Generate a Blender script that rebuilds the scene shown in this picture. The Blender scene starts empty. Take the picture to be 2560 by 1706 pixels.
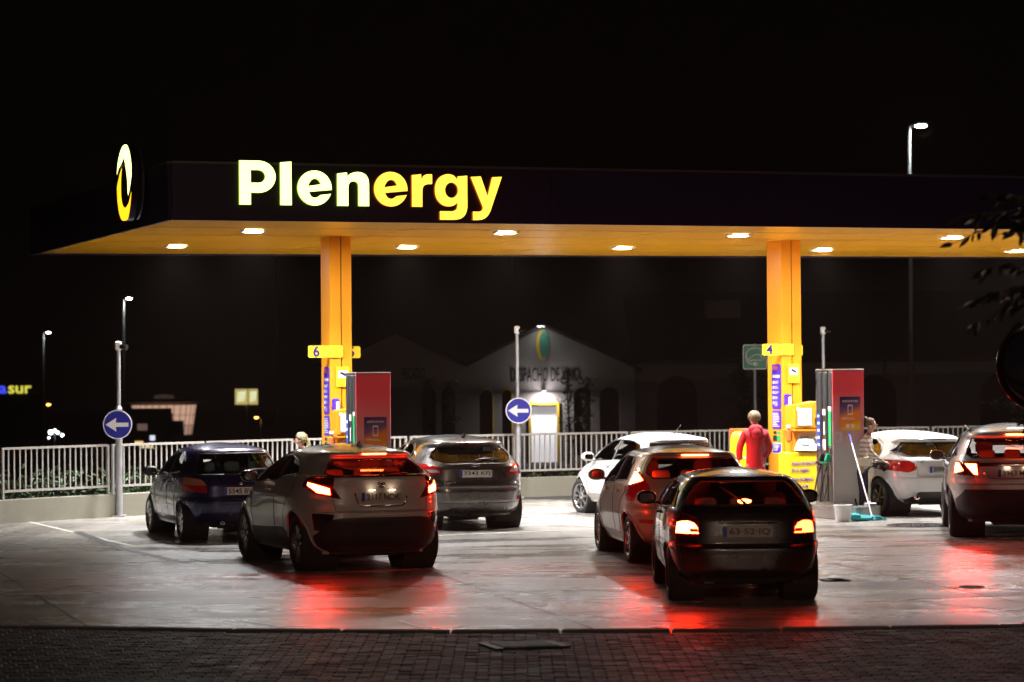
import bpy, bmesh, math, random
import numpy as np
from mathutils import Vector, Matrix
random.seed(7)
scene = bpy.context.scene
col = scene.collection
R = math.radians

# ---------------------------------------------------------------- camera
cd = bpy.data.cameras.new('camera'); cam = bpy.data.objects.new('camera', cd); col.objects.link(cam)
scene.camera = cam
cd.sensor_width = 36.0; cd.lens = 36.0*6700/2560
cd.clip_start = 0.5; cd.clip_end = 3000
cam.matrix_world = (Matrix.Translation((0, 0, 2.35)) @ Matrix.Rotation(math.pi/2+math.atan(97/6700), 4, 'X')
                    @ Matrix.Rotation(-0.0078, 4, 'Z'))
cd.dof.use_dof = True; cd.dof.focus_distance = 36.0; cd.dof.aperture_fstop = 2.2

# ---------------------------------------------------------------- world (night)
world = bpy.data.worlds.new('World'); scene.world = world; world.use_nodes = True
wn = world.node_tree.nodes; wl = world.node_tree.links; wn.clear()
sky = wn.new('ShaderNodeTexSky'); sky.sky_type = 'NISHITA'; sky.sun_disc = False
sky.sun_elevation = R(-4); sky.sun_rotation = R(200)
bg = wn.new('ShaderNodeBackground'); bg.inputs['Strength'].default_value = 0.02
bg2 = wn.new('ShaderNodeBackground'); bg2.inputs['Color'].default_value = (1.0, .72, .55, 1); bg2.inputs['Strength'].default_value = 0.0014
addw = wn.new('ShaderNodeAddShader'); wo = wn.new('ShaderNodeOutputWorld')
wl.new(sky.outputs[0], bg.inputs['Color']); wl.new(bg.outputs[0], addw.inputs[0]); wl.new(bg2.outputs[0], addw.inputs[1]); wl.new(addw.outputs[0], wo.inputs[0])

scene.view_settings.view_transform = 'Standard'; scene.view_settings.look = 'None'
scene.view_settings.exposure = 0.0; scene.view_settings.gamma = 1.0; scene.view_settings.use_curve_mapping = False
scene.render.engine = 'CYCLES'
scene.cycles.use_denoising = True
scene.cycles.max_bounces = 8; scene.cycles.transparent_max_bounces = 16
scene.cycles.sample_clamp_indirect = 6.0
scene.cycles.caustics_reflective = False; scene.cycles.caustics_refractive = False

# ---------------------------------------------------------------- materials
def mat(name, color=(.5, .5, .5), rough=.5, metal=0.0, coat=0.0, emit=None, estr=0.0, spec=.5, noise=0.0, nscale=8.0,
        bump=0.0, bscale=40.0, rvar=0.0, coatr=.03):
    m = bpy.data.materials.new(name); m.use_nodes = True
    nt = m.node_tree; n = nt.nodes; l = nt.links
    b = n['Principled BSDF']
    b.inputs['Base Color'].default_value = (*color, 1); b.inputs['Roughness'].default_value = rough
    b.inputs['Metallic'].default_value = metal; b.inputs['Coat Weight'].default_value = coat
    b.inputs['Coat Roughness'].default_value = coatr; b.inputs['Specular IOR Level'].default_value = spec
    if emit: b.inputs['Emission Color'].default_value = (*emit, 1); b.inputs['Emission Strength'].default_value = estr
    if noise or bump or rvar:
        tc = n.new('ShaderNodeTexCoord')
        if noise or rvar:
            t = n.new('ShaderNodeTexNoise'); t.inputs['Scale'].default_value = nscale; t.inputs['Detail'].default_value = 6
            l.new(tc.outputs['Object'], t.inputs['Vector'])
        if noise:
            mx = n.new('ShaderNodeMix'); mx.data_type = 'RGBA'
            mx.inputs[6].default_value = (*[c*(1-noise) for c in color], 1); mx.inputs[7].default_value = (*[min(1, c*(1+noise)) for c in color], 1)
            l.new(t.outputs[0], mx.inputs[0]); l.new(mx.outputs[2], b.inputs['Base Color'])
        if rvar:
            mr = n.new('ShaderNodeMapRange'); mr.inputs[1].default_value = .3; mr.inputs[2].default_value = .7
            mr.inputs[3].default_value = max(.02, rough-rvar); mr.inputs[4].default_value = rough+rvar
            l.new(t.outputs[0], mr.inputs[0]); l.new(mr.outputs[0], b.inputs['Roughness'])
        if bump:
            t2 = n.new('ShaderNodeTexNoise'); t2.inputs['Scale'].default_value = bscale; t2.inputs['Detail'].default_value = 4
            l.new(tc.outputs['Object'], t2.inputs['Vector'])
            bp = n.new('ShaderNodeBump'); bp.inputs['Strength'].default_value = bump; bp.inputs['Distance'].default_value = .01
            l.new(t2.outputs[0], bp.inputs['Height']); l.new(bp.outputs[0], b.inputs['Normal'])
    return m

def paint(name, color, metal=.0, rough=.35, flake=0.0):
    """car paint: clear coat, slight dust, dark back side"""
    m = mat(name, color, rough, metal, 1.0, noise=.06, nscale=5, rvar=.06)
    nt = m.node_tree; n = nt.nodes; l = nt.links; b = n['Principled BSDF']
    out = [x for x in n if x.type == 'OUTPUT_MATERIAL'][0]
    d = n.new('ShaderNodeBsdfDiffuse'); d.inputs[0].default_value = (.03, .03, .03, 1)
    g = n.new('ShaderNodeNewGeometry'); ms = n.new('ShaderNodeMixShader')
    l.new(g.outputs['Backfacing'], ms.inputs[0]); l.new(b.outputs[0], ms.inputs[1]); l.new(d.outputs[0], ms.inputs[2]); l.new(ms.outputs[0], out.inputs[0])
    # road dust: rougher, greyer low on the body
    tc = n.new('ShaderNodeTexCoord'); sx = n.new('ShaderNodeSeparateXYZ'); l.new(tc.outputs['Object'], sx.inputs[0])
    mr = n.new('ShaderNodeMapRange'); mr.inputs[1].default_value = .25; mr.inputs[2].default_value = .75; mr.inputs[3].default_value = .28; mr.inputs[4].default_value = .02
    l.new(sx.outputs[2], mr.inputs[0])
    l.new(mr.outputs[0], b.inputs['Coat Roughness'])
    return m

def glass(name, tint=(.25, .27, .26), rough=.02):
    m = bpy.data.materials.new(name); m.use_nodes = True
    nt = m.node_tree; n = nt.nodes; l = nt.links; n.clear()
    o = n.new('ShaderNodeOutputMaterial'); t = n.new('ShaderNodeBsdfTransparent'); t.inputs[0].default_value = (*tint, 1)
    g = n.new('ShaderNodeBsdfGlossy'); g.inputs['Roughness'].default_value = rough; g.inputs[0].default_value = (1, 1, 1, 1)
    f = n.new('ShaderNodeFresnel'); f.inputs[0].default_value = 1.6
    ms = n.new('ShaderNodeMixShader')
    l.new(f.outputs[0], ms.inputs[0]); l.new(t.outputs[0], ms.inputs[1]); l.new(g.outputs[0], ms.inputs[2]); l.new(ms.outputs[0], o.inputs[0])
    return m

def emis(name, color, s):
    m = mat(name, tuple(min(.8, c) for c in color), .4, emit=color, estr=s); return m

M = {}
M['rubber'] = mat('rubber', (.018, .017, .016), .75, noise=.3, nscale=20, bump=.3, bscale=90)
M['black_plastic'] = mat('black_plastic', (.02, .02, .02), .5, noise=.2, nscale=30, bump=.2, bscale=200)
M['gloss_black'] = mat('gloss_black', (.008, .008, .008), .12, coat=.5)
M['underbody'] = mat('underbody', (.02, .018, .016), .9, noise=.4)
M['seat_cloth'] = mat('seat_cloth', (.07, .07, .075), .95, noise=.2, nscale=60)
M['seat_teal'] = mat('seat_teal', (.36, .50, .50), .9, noise=.15, nscale=60)
M['chrome'] = mat('chrome', (.75, .75, .76), .12, 1.0)
M['alloy'] = mat('alloy', (.45, .45, .46), .3, 1.0, coat=.4, rvar=.1, nscale=14)
M['alloy_dark'] = mat('alloy_dark', (.16, .15, .14), .38, 1.0, coat=.3, rvar=.1, nscale=14)
M['brake_disc'] = mat('brake_disc', (.05, .045, .04), .6, .6)
M['steel'] = mat('steel', (.42, .41, .40), .34, 1.0, noise=.12, nscale=3, rvar=.1)
M['galv'] = mat('galvanised', (.42, .43, .45), .5, .7, noise=.3, nscale=9, rvar=.15)
M['plate_white'] = mat('plate_white', (.72, .72, .66), .35, noise=.05)
M['plate_lit'] = mat('plate_grey', (.38, .36, .32), .4, noise=.05)  # number plate base in a greyer tone
M['ink'] = mat('ink', (.012, .012, .012), .5)
M['eu_blue'] = mat('eu_blue', (.02, .06, .42), .4)
M['white_paint'] = mat('white_paint', (.72, .72, .70), .45, noise=.06, nscale=12)
M['lens_red'] = mat('lens_red', (.45, .012, .012), .08, coat=1.0, noise=.25, nscale=45)
M['lens_orange'] = mat('lens_orange', (.62, .22, .12), .1, coat=1.0, noise=.2, nscale=45)
M['lens_clear'] = mat('lens_clear', (.62, .60, .58), .1, .3, coat=1.0, noise=.2, nscale=60)
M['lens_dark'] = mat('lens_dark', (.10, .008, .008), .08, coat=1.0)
M['brake_on'] = mat('brake_on', (.6, .05, .03), .2, emit=(1.0, .022, .005), estr=210)
M['brake_on_soft'] = mat('brake_on_soft', (.6, .03, .02), .2, emit=(1.0, .022, .004), estr=80)
M['brake_dim'] = mat('brake_dim', (.6, .03, .02), .15, coat=1, emit=(1.0, .03, .01), estr=.30)
M['brake_core'] = mat('brake_core', (.6, .1, .03), .2, emit=(1.0, .07, .015), estr=80)
M['plate_lamp'] = emis('plate_lamp', (1, .75, .5), 14)
M['mirror_dark'] = mat('mirror_dark', (.22, .22, .23), .12, 1.0)
M['glass_clear'] = glass('glass_clear', (.84, .88, .86))
M['glass_tint'] = glass('glass_tint', (.50, .52, .51))
M['glass_dark'] = glass('glass_dark', (.20, .20, .20))

# ---------------------------------------------------------------- object helpers
def link(name, me, m=None, parent=None):
    o = bpy.data.objects.new(name, me); col.objects.link(o)
    if m is not None and me is not None and len(me.materials) == 0: me.materials.append(m)
    if parent is not None: o.parent = parent
    return o

def tag(o, label=None, cat=None, group=None, kind=None):
    if label: o['label'] = label
    if cat: o['category'] = cat
    if group: o['group'] = group
    if kind: o['kind'] = kind
    return o

def root(name, loc, rz=0.0, label=None, cat=None, group=None):
    o = bpy.data.objects.new(name, None); col.objects.link(o); o.empty_display_size = .2
    o.location = loc; o.rotation_euler = (0, 0, rz)
    return tag(o, label, cat, group)

class MB:
    def __init__(s): s.v = []; s.f = []; s.mi = []; s.m = 0
    def add(s, vs, fs):
        b = len(s.v); s.v += [tuple(v) for v in vs]
        for f in fs: s.f.append([b+i for i in f]); s.mi.append(s.m)
        return s
    def box(s, c, d, rz=0.0, bev=0.0, rx=0.0, ry=0.0):
        x, y, z = [k/2 for k in d]
        if bev > 0:
            b = min(bev, x*.9, y*.9, z*.9); vs = []
            for zz, ins in ((-z, b), (-z+b, 0), (z-b, 0), (z, b)):
                X, Y = x-ins, y-ins; k = b if ins == 0 else b*.6
                vs += [(-X+k, -Y, zz), (X-k, -Y, zz), (X, -Y+k, zz), (X, Y-k, zz), (X-k, Y, zz), (-X+k, Y, zz), (-X, Y-k, zz), (-X, -Y+k, zz)]
            fs = [list(range(7, -1, -1)), list(range(24, 32))]
            for r in range(3):
                for i in range(8): j = (i+1) % 8; fs.append([r*8+i, r*8+j, r*8+8+j, r*8+8+i])
        else:
            vs = [(a, b_, c_) for c_ in (-z, z) for b_ in (-y, y) for a in (-x, x)]
            fs = [(0, 2, 3, 1), (4, 5, 7, 6), (0, 1, 5, 4), (2, 6, 7, 3), (0, 4, 6, 2), (1, 3, 7, 5)]
        T = Matrix.Translation(c) @ Matrix.Rotation(rz, 4, 'Z') @ Matrix.Rotation(ry, 4, 'Y') @ Matrix.Rotation(rx, 4, 'X')
        return s.add([T @ Vector(v) for v in vs], fs)
    def cyl(s, p0, p1, r0, r1=None, k=12, caps=True):
        r1 = r0 if r1 is None else r1
        p0 = Vector(p0); p1 = Vector(p1); d = (p1-p0).normalized()
        a = d.orthogonal().normalized(); b = d.cross(a); vs = []
        for p, r in ((p0, r0), (p1, r1)):
            for i in range(k): t = 2*math.pi*i/k; vs.append(p+a*math.cos(t)*r+b*math.sin(t)*r)
        fs = [[i, (i+1) % k, k+(i+1) % k, k+i] for i in range(k)]
        if caps: fs += [list(range(k-1, -1, -1)), list(range(k, 2*k))]
        return s.add(vs, fs)
    def sweep(s, path, r, k=6, closed=False):
        P = [Vector(p) for p in path]; n = len(P); rings = []; prev = None; vs = []
        for i in range(n):
            if closed: t = P[(i+1) % n]-P[i-1]
            else: t = P[min(i+1, n-1)]-P[max(i-1, 0)]
            if t.length < 1e-9: t = Vector((0, 0, 1))
            t.normalize()
            if prev is None: a = t.orthogonal().normalized()
            else:
                a = prev-t*prev.dot(t)
                a = a.normalized() if a.length > 1e-6 else t.orthogonal().normalized()
            prev = a; b = t.cross(a); rr = r[i] if hasattr(r, '__len__') else r
            for j in range(k): q = 2*math.pi*j/k; vs.append(P[i]+a*math.cos(q)*rr+b*math.sin(q)*rr)
        fs = []
        for i in range(n if closed else n-1):
            for j in range(k):
                a0 = i*k+j; a1 = i*k+(j+1) % k; b0 = ((i+1) % n)*k+j; b1 = ((i+1) % n)*k+(j+1) % k
                fs.append([a0, a1, b1, b0])
        if not closed: fs += [list(range(k-1, -1, -1)), list(range((n-1)*k, n*k))]
        return s.add(vs, fs)
    def lathe(s, prof, T=Matrix.Identity(4), k=24, a0=0.0, a1=2*math.pi):
        """prof (r, h) around local Z"""
        full = abs(a1-a0-2*math.pi) < 1e-6; n = k if full else k+1; vs = []
        for r, h in prof:
            for i in range(n): t = a0+(a1-a0)*i/k; vs.append(T @ Vector((r*math.cos(t), r*math.sin(t), h)))
        fs = []
        for j in range(len(prof)-1):
            for i in range(k):
                i2 = (i+1) % n; fs.append([j*n+i, j*n+i2, (j+1)*n+i2, (j+1)*n+i])
        return s.add(vs, fs)
    def sphere(s, c, r, ku=14, kv=9, e=1.0):
        r = r if hasattr(r, '__len__') else (r, r, r)
        sg = lambda q: math.copysign(abs(q)**e, q)
        vs = [(c[0], c[1], c[2]-r[2])]
        for j in range(1, kv):
            p = -math.pi/2+math.pi*j/kv
            for i in range(ku):
                t = 2*math.pi*i/ku
                vs.append((c[0]+r[0]*sg(math.cos(p))*sg(math.cos(t)), c[1]+r[1]*sg(math.cos(p))*sg(math.sin(t)), c[2]+r[2]*sg(math.sin(p))))
        vs.append((c[0], c[1], c[2]+r[2])); fs = []
        for i in range(ku): fs.append([0, 1+(i+1) % ku, 1+i]); fs.append([len(vs)-1, 1+(kv-2)*ku+i, 1+(kv-2)*ku+(i+1) % ku])
        for j in range(kv-2):
            for i in range(ku): a = 1+j*ku; fs.append([a+i, a+(i+1) % ku, a+ku+(i+1) % ku, a+ku+i])
        return s.add(vs, fs)
    def prism(s, pts, h, T=Matrix.Identity(4)):
        """convex-ish polygon in local XY extruded to z=h"""
        n = len(pts); vs = [T @ Vector((p[0], p[1], 0)) for p in pts]+[T @ Vector((p[0], p[1], h)) for p in pts]
        fs = [list(range(n-1, -1, -1)), list(range(n, 2*n))]+[[i, (i+1) % n, n+(i+1) % n, n+i] for i in range(n)]
        return s.add(vs, fs)
    def mesh(s, name, mats, smooth=False):
        me = bpy.data.meshes.new(name); me.from_pydata(s.v, [], s.f)
        for m in (mats if isinstance(mats, (list, tuple)) else [mats]): me.materials.append(m)
        if any(s.mi): me.polygons.foreach_set('material_index', s.mi)
        me.update()
        if smooth: me.shade_smooth(); 
        if smooth == 'auto': 
            me.set_sharp_from_angle(angle=R(38))
        return me
    def build(s, name, mats, parent=None, smooth=False, loc=None, rz=0.0):
        o = link(name, s.mesh(name, mats, smooth), None, parent)
        if loc: o.location = loc
        if rz: o.rotation_euler = (0, 0, rz)
        return o

def shape2d(loops, ext=0.0):
    """filled 2D outlines (with holes) -> mesh in local XY, thickness 2*ext"""
    cu = bpy.data.curves.new('outline', 'CURVE'); cu.dimensions = '2D'; cu.fill_mode = 'BOTH'; cu.extrude = ext
    for lp in loops:
        sp = cu.splines.new('POLY'); sp.points.add(len(lp)-1)
        for i, p in enumerate(lp): sp.points[i].co = (p[0], p[1], 0, 1)
        sp.use_cyclic_u = True
    o = bpy.data.objects.new('outline', cu); col.objects.link(o)
    dg = bpy.context.evaluated_depsgraph_get(); me = bpy.data.meshes.new_from_object(o.evaluated_get(dg))
    bpy.data.objects.remove(o); bpy.data.curves.remove(cu)
    me.materials.clear()
    return me

def textmesh(body, size, bold=0.0, ext=0.001, align='CENTER', sx=1.0, space=1.0):
    cu = bpy.data.curves.new('lettering', 'FONT'); cu.body = body; cu.size = size; cu.extrude = ext; cu.offset = bold
    cu.align_x = align; cu.align_y = 'CENTER'; cu.resolution_u = 3; cu.space_character = space
    o = bpy.data.objects.new('lettering', cu); col.objects.link(o)
    dg = bpy.context.evaluated_depsgraph_get(); me = bpy.data.meshes.new_from_object(o.evaluated_get(dg))
    bpy.data.objects.remove(o); bpy.data.curves.remove(cu)
    me.materials.clear()
    if sx != 1.0: me.transform(Matrix.Scale(sx, 4, (1, 0, 0)))
    return me

def fit(me, w, h):
    """scale flat lettering to a given width and height, centred"""
    xs = [v.co.x for v in me.vertices]; ys = [v.co.y for v in me.vertices]; cx, cy = (min(xs)+max(xs))/2, (min(ys)+max(ys))/2
    me.transform(Matrix.Diagonal((w/(max(xs)-min(xs)), h/(max(ys)-min(ys)), 1, 1)) @ Matrix.Translation((-cx, -cy, 0))); return me
FACE = Matrix(((1, 0, 0, 0), (0, 0, -1, 0), (0, 1, 0, 0), (0, 0, 0, 1)))   # text XY -> XZ plane facing -Y
def place2d(name, me, m, parent, loc, yaw=0.0, tilt=0.0):
    """stand a flat mesh up facing -Y of its parent, turned by yaw"""
    me.transform(Matrix.Translation(loc) @ Matrix.Rotation(yaw, 4, 'Z') @ Matrix.Rotation(tilt, 4, 'X') @ FACE)
    return link(name, me, m, parent)

def rrect(w, h, r, n=5):
    p = []
    for cx, cy, a in ((w/2-r, h/2-r, 0), (-w/2+r, h/2-r, 90), (-w/2+r, -h/2+r, 180), (w/2-r, -h/2+r, 270)):
        for i in range(n+1): t = R(a+90*i/n); p.append((cx+r*math.cos(t), cy+r*math.sin(t)))
    return p
def ellip(cx, cy, rx, ry, n=24, a0=0, a1=360): return [(cx+rx*math.cos(R(a0+(a1-a0)*i/n)), cy+ry*math.sin(R(a0+(a1-a0)*i/n))) for i in range(n if a1-a0 == 360 else n+1)]
def crom(P, n=6):
    out = []; P = [Vector(p) for p in P]
    for i in range(len(P)-1):
        p0 = P[max(i-1, 0)]; p1 = P[i]; p2 = P[i+1]; p3 = P[min(i+2, len(P)-1)]
        for j in range(n):
            t = j/n; out.append(tuple(.5*((2*p1)+(p2-p0)*t+(2*p0-5*p1+4*p2-p3)*t*t+(3*p1-p0-3*p2+p3)*t**3)))
    out.append(tuple(P[-1])); return out

# ================================================================ CARS
def inpoly(x, y, P):
    c = False; n = len(P); j = n-1
    for i in range(n):
        xi, yi = P[i]; xj, yj = P[j]
        if (yi > y) != (yj > y) and x < (xj-xi)*(y-yi)/(yj-yi)+xi: c = not c
        j = i
    return c

class Surf:
    """body skin from height slices: each slice a super-ellipse between a rear and a front profile"""
    def __init__(s, S):
        s.S = S; s.H = S['H']; s.ze = S['ze']; s.yt = S.get('yt', .9)
        s.tab = {}
        for k in ('rear', 'front', 'wid'):
            t = sorted(S[k]); s.tab[k] = (np.array([a for a, b in t]), np.array([b for a, b in t]))
        for k, d in (('nr', [(.2, 5.5), (.9, 5.0), (1.1, 4.2), (1.6, 3.6)]), ('nf', [(.2, 3.2), (.9, 3.6), (1.1, 5.5), (1.6, 4.0)])):
            t = S.get(k, d); s.tab[k] = (np.array([a for a, b in t]), np.array([b for a, b in t]))
        s.fl = S.get('flare', [])
    def par(s, z):
        zz = min(z, s.ze); g = lambda k: float(np.interp(zz, *s.tab[k]))
        w, yr, yf, nr, nf = g('wid'), g('rear'), g('front'), g('nr'), g('nf')
        yc = yr*.5+yf*.5
        if z > s.ze:
            t = math.sqrt(max(0.0, (s.H-z)/(s.H-s.ze))); w *= t
            yr = s.yt-(s.yt-yr)*t; yf = s.yt+(yf-s.yt)*t; yc = s.yt-(s.yt-yc)*t; nr = 2.6+(nr-2.6)*t; nf = 2.6+(nf-2.6)*t
        return w, yr, yf, nr, nf, yc
    def flare(s, y, z):
        f = 0
        for yw, zc, a, sy, sz in s.fl: f += a*math.exp(-((y-yw)/sy)**2-((z-zc)/sz)**2)
        return f
    def side(s, y, z):
        w, yr, yf, nr, nf, yc = s.par(z)
        L, n = (yc-yr, nr) if y < yc else (yf-yc, nf)
        a = min(.9999, abs(y-yc)/max(L, 1e-4)); return w*(1-a**n)**(1/n)+s.flare(y, z)
    def rear(s, x, z):
        w, yr, yf, nr, nf, yc = s.par(z); a = min(.999, abs(x)/w); return yc-(yc-yr)*(1-a**nr)**(1/nr)
    def frontY(s, x, z):
        w, yr, yf, nr, nf, yc = s.par(z); a = min(.999, abs(x)/w); return yc+(yf-yc)*(1-a**nf)**(1/nf)
    def grid(s):
        cs = []
        def seg(a, b, n, pw=1.0):
            for i in range(n): t = i/n; cs.append((a[0]+(b[0]-a[0])*t, a[1]+(b[1]-a[1])*t))
        seg((-1, -1), (1, -1), 36); seg((1, -1), (1, 1), 62); seg((1, 1), (-1, 1), 26); seg((-1, 1), (-1, -1), 62)
        zb = s.S.get('zb', .22); zs = list(np.linspace(zb, s.ze, int((s.ze-zb)/.028)+1))
        for t in (.93, .85, .75, .64, .52, .4, .27, .14): zs.append(s.H-(s.H-s.ze)*t*t)
        rows = []
        for z in zs:
            w, yr, yf, nr, nf, yc = s.par(z); row = []
            for cx, cy in cs:
                n = nr if cy < 0 else nf; k = (abs(cx)**n+abs(cy)**n)**(-1/n)
                y = yc+cy*k*((yc-yr) if cy < 0 else (yf-yc)); x = cx*k*w
                x += math.copysign(s.flare(y, z)*abs(cx*k)**6, x) if x else 0
                row.append((x, y, z))
            rows.append(row)
        return rows

def make_car(name, S, loc, yaw, label, pm):
    """S: shape tables and polygons. local origin on the ground under the rear axle, +Y forward"""
    rt = root(name, (loc[0], loc[1], 0), R(yaw), label, 'car', 'cars stopped at the petrol station')
    sf = Surf(S); rows = sf.grid(); nc = len(rows[0]); bm = bmesh.new()
    V = [[bm.verts.new(p) for p in row] for row in rows]
    for j in range(len(rows)-1):
        for i in range(nc): bm.faces.new((V[j][i], V[j][(i+1) % nc], V[j+1][(i+1) % nc], V[j+1][i]))
    top = bm.verts.new((0, sf.yt, sf.H))
    for i in range(nc): bm.faces.new((V[-1][i], V[-1][(i+1) % nc], top))
    bm.normal_update()
    WB = S['WB']; ra = S.get('ra', .345)
    regs = []
    for yw in (0, WB): regs.append(dict(n='_cut', ax='x', P=ellip(yw, S.get('rw', .3), ra, ra+.01, 22), c=lambda f: True))
    for rg in S['regs']: regs.append(rg)
    fcs = {'x': lambda f, c: abs(c.x) > .28 and abs(f.normal.x) > .25, 'y': lambda f, c: f.normal.y < -.12 and c.y < WB*.45, 'f': lambda f, c: f.normal.y > .12 and c.y > WB*.45}
    for rg in regs:
        ax = rg['ax']; A = 1 if ax == 'x' else 0; P = rg['P']; ok = fcs[ax]
        polys = [P] if (ax == 'x' or not rg.get('mir')) else [P, [(-a, b) for a, b in P]]
        for Q in polys:
            x0 = min(p[0] for p in Q)-.08; x1 = max(p[0] for p in Q)+.08; z0 = min(p[1] for p in Q)-.08; z1 = max(p[1] for p in Q)+.08
            sub = set()
            for f in bm.faces:
                c = f.calc_center_median()
                if x0 < c[A] < x1 and z0 < c.z < z1 and ok(f, c): sub.add(f)
            for i in range(len(Q)):
                a = Q[i]; b = Q[(i+1) % len(Q)]; dx = b[0]-a[0]; dz = b[1]-a[1]
                if abs(dx)+abs(dz) < 1e-5: continue
                lx, hx = min(a[0], b[0]), max(a[0], b[0]); lz, hz = min(a[1], b[1]), max(a[1], b[1]); geo = []; e = .002
                for f in sub:
                    us = [v.co[A] for v in f.verts]; ws = [v.co.z for v in f.verts]
                    if max(us) > lx-e and min(us) < hx+e and max(ws) > lz-e and min(ws) < hz+e: geo.append(f)
                if not geo: continue
                g = set(geo)
                for f in geo: g.update(f.edges); g.update(f.verts)
                no = (0, -dz, dx) if A == 1 else (-dz, 0, dx); co = (0, a[0], a[1]) if A == 1 else (a[0], 0, a[1])
                r = bmesh.ops.bisect_plane(bm, geom=list(g), dist=1e-5, plane_co=co, plane_no=no)
                for q in r['geom']:
                    if isinstance(q, bmesh.types.BMFace): sub.add(q)
    for rg in regs:
        if 'yl' in rg:
            zz = [q[1] for q in rg['P']]; g = set()
            for f in bm.faces:
                c = f.calc_center_median()
                if abs(c.y-rg['yl']) < .12 and min(zz)-.04 < c.z < max(zz)+.04: g.add(f)
            for f in list(g): g.update(f.edges); g.update(f.verts)
            if g: bmesh.ops.bisect_plane(bm, geom=list(g), dist=1e-5, plane_co=(0, rg['yl'], 0), plane_no=(0, 1, 0))
    bm.normal_update(); bm.verts.index_update()
    co = [v.co.copy() for v in bm.verts]; no = [v.normal.copy() for v in bm.verts]
    buckets = {}
    for f in bm.faces:
        c = f.calc_center_median(); key = ('body', 0)
        for gi, rg in enumerate(regs):
            ax = rg['ax']; u = c.y if ax == 'x' else c.x; ok = fcs[ax]
            if not ok(f, c): continue
            uu = abs(u) if (ax != 'x' and rg.get('mir')) else u
            if rg.get('c') and not rg['c'](c): continue
            if 'yl' in rg and c.y > rg['yl']: continue
            if inpoly(uu, c.z, rg['P']):
                key = (gi, (1 if c.x > 0 else -1) if (ax == 'x' or rg.get('mir')) else 0); break
        buckets.setdefault(key, []).append([v.index for v in f.verts])
    bm.free()
    def mk(nm, faces, m, off, lab=None, par=None):
        idx = {}; vs = []; ns = []; fs = []
        for f in faces:
            q = []
            for i in f:
                if i not in idx: idx[i] = len(vs); vs.append(co[i]+no[i]*off); ns.append(no[i])
                q.append(idx[i])
            fs.append(q)
        me = bpy.data.meshes.new(nm); me.from_pydata(vs, [], fs); me.materials.append(m); me.update(); me.shade_smooth()
        me.normals_split_custom_set_from_vertices(ns)
        o = link(nm, me, None, par or rt)
        if lab: o['label'] = lab
        return o
    body = None
    for key, faces in buckets.items():
        if key == ('body', 0): body = mk('body', faces, pm, 0)
    for key, faces in sorted(((k, v) for k, v in buckets.items() if k != ('body', 0)), key=lambda t: (t[0][0], t[0][1])):
        rg = regs[key[0]]
        if rg['n'] == '_cut': continue
        m = rg.get('m', pm)
        if isinstance(m, dict): m = m[key[1]]
        mk(rg['n'], faces, M[m] if isinstance(m, str) else m, rg.get('o', 0), rg.get('l'))
    # seams, window rubbers and trims that follow the skin
    def path(P, ax, sgn, off=.001, step=.04, closed=True):
        out = []; n = len(P)
        for i in range(n if closed else n-1):
            a = P[i]; b = P[(i+1) % n]; d = math.hypot(b[0]-a[0], b[1]-a[1]); k = max(1, int(d/step))
            for j in range(k):
                u = a[0]+(b[0]-a[0])*j/k; z = a[1]+(b[1]-a[1])*j/k
                out.append((sgn*(sf.side(u, z)+off), u, z) if ax == 'x' else (sgn*u, (sf.rear(u, z)-off) if ax == 'y' else sf.frontY(u, z)+off, z))
        return out
    for nm, m, r, items in S['lines']:
        for ax, P, closed in items:
            for sg in ((1, -1) if (ax == 'x' or ax == 'ym') else (1,)):
                b = MB(); b.sweep(path(P, 'y' if ax == 'ym' else ax, sg, off=S.get('loff', .0015), closed=closed), r, 5, closed); b.build(nm, M[m], rt, True)
    # wheel arches lips and wells
    for yw in (0, WB):
        for sg in (1, -1):
            b = MB(); pts = []
            for i in range(21):
                t = R(-12+204*i/20); y = yw+ra*math.cos(t); z = S.get('rw', .3)+(ra+.01)*math.sin(t)
                if z < S.get('zb', .22)+.01: continue
                pts.append((sg*(sf.side(y, z)-.004), y, z))
            b.sweep(pts, .014, 6); b.build('wheel_arch_trim', pm if not S.get('clad') else M['black_plastic'], rt, True); b = MB()
            T = Matrix.Translation((sg*.42, yw, S.get('rw', .3))) @ Matrix.Rotation(sg*math.pi/2, 4, 'Y')
            b.lathe([(.001, 0), (ra+.004, 0), (ra+.004, S['W']/2-.48)], T, 20)
            b.build('wheel_well', M['underbody'], rt)
    # floor pan, exhaust, axle
    b = MB(); zb = S.get('zb', .22)
    hw = S['W']/2-.12
    b.box((0, WB/2, zb+.03), (hw*1.5, WB+.9, .05)); b.box((0, WB/2, zb+.035), (hw*2, WB-2*ra-.04, .06))
    b.box((0, -.08, .30), (S['W']-.5, .14, .10)); b.box((-.1, .25, .26), (.5, .7, .16), bev=.05)
    b.cyl((.30, -.45, .27), (-.32, -.42, .27), .085, k=12); b.cyl((.12, -.4, .25), (.12, 1.7, .25), .03, k=8)
    for sg in (1, -1): b.cyl((sg*.42, -.05, .27), (sg*.42, .45, .32), .035, k=8)
    b.build('floor_pan', M['underbody'], rt)
    ex = S.get('exhaust')
    if ex:
        b = MB(); b.lathe([(.018, 0), (ex[3]-.006, 0), (ex[3], .006), (ex[3], .16)], Matrix.Translation((ex[0], ex[1], ex[2])) @ Matrix.Rotation(-math.pi/2, 4, 'X'), 16)
        b.build('exhaust_pipe', M['chrome'], rt, True)
    # wheels
    rw = S.get('rw', .3); tw = S.get('tw', .19); tr = S['track']
    for yw in (0, WB):
        for sg in (1, -1):
            steer = R(S.get('steer', 0)) if yw else 0
            make_wheel(rt, (sg*(tr/2), yw, rw), rw, tw, sg, steer, S.get('rim', ('alloy', 7, .72)))
    # interior
    zb2 = S['belt']
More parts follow.
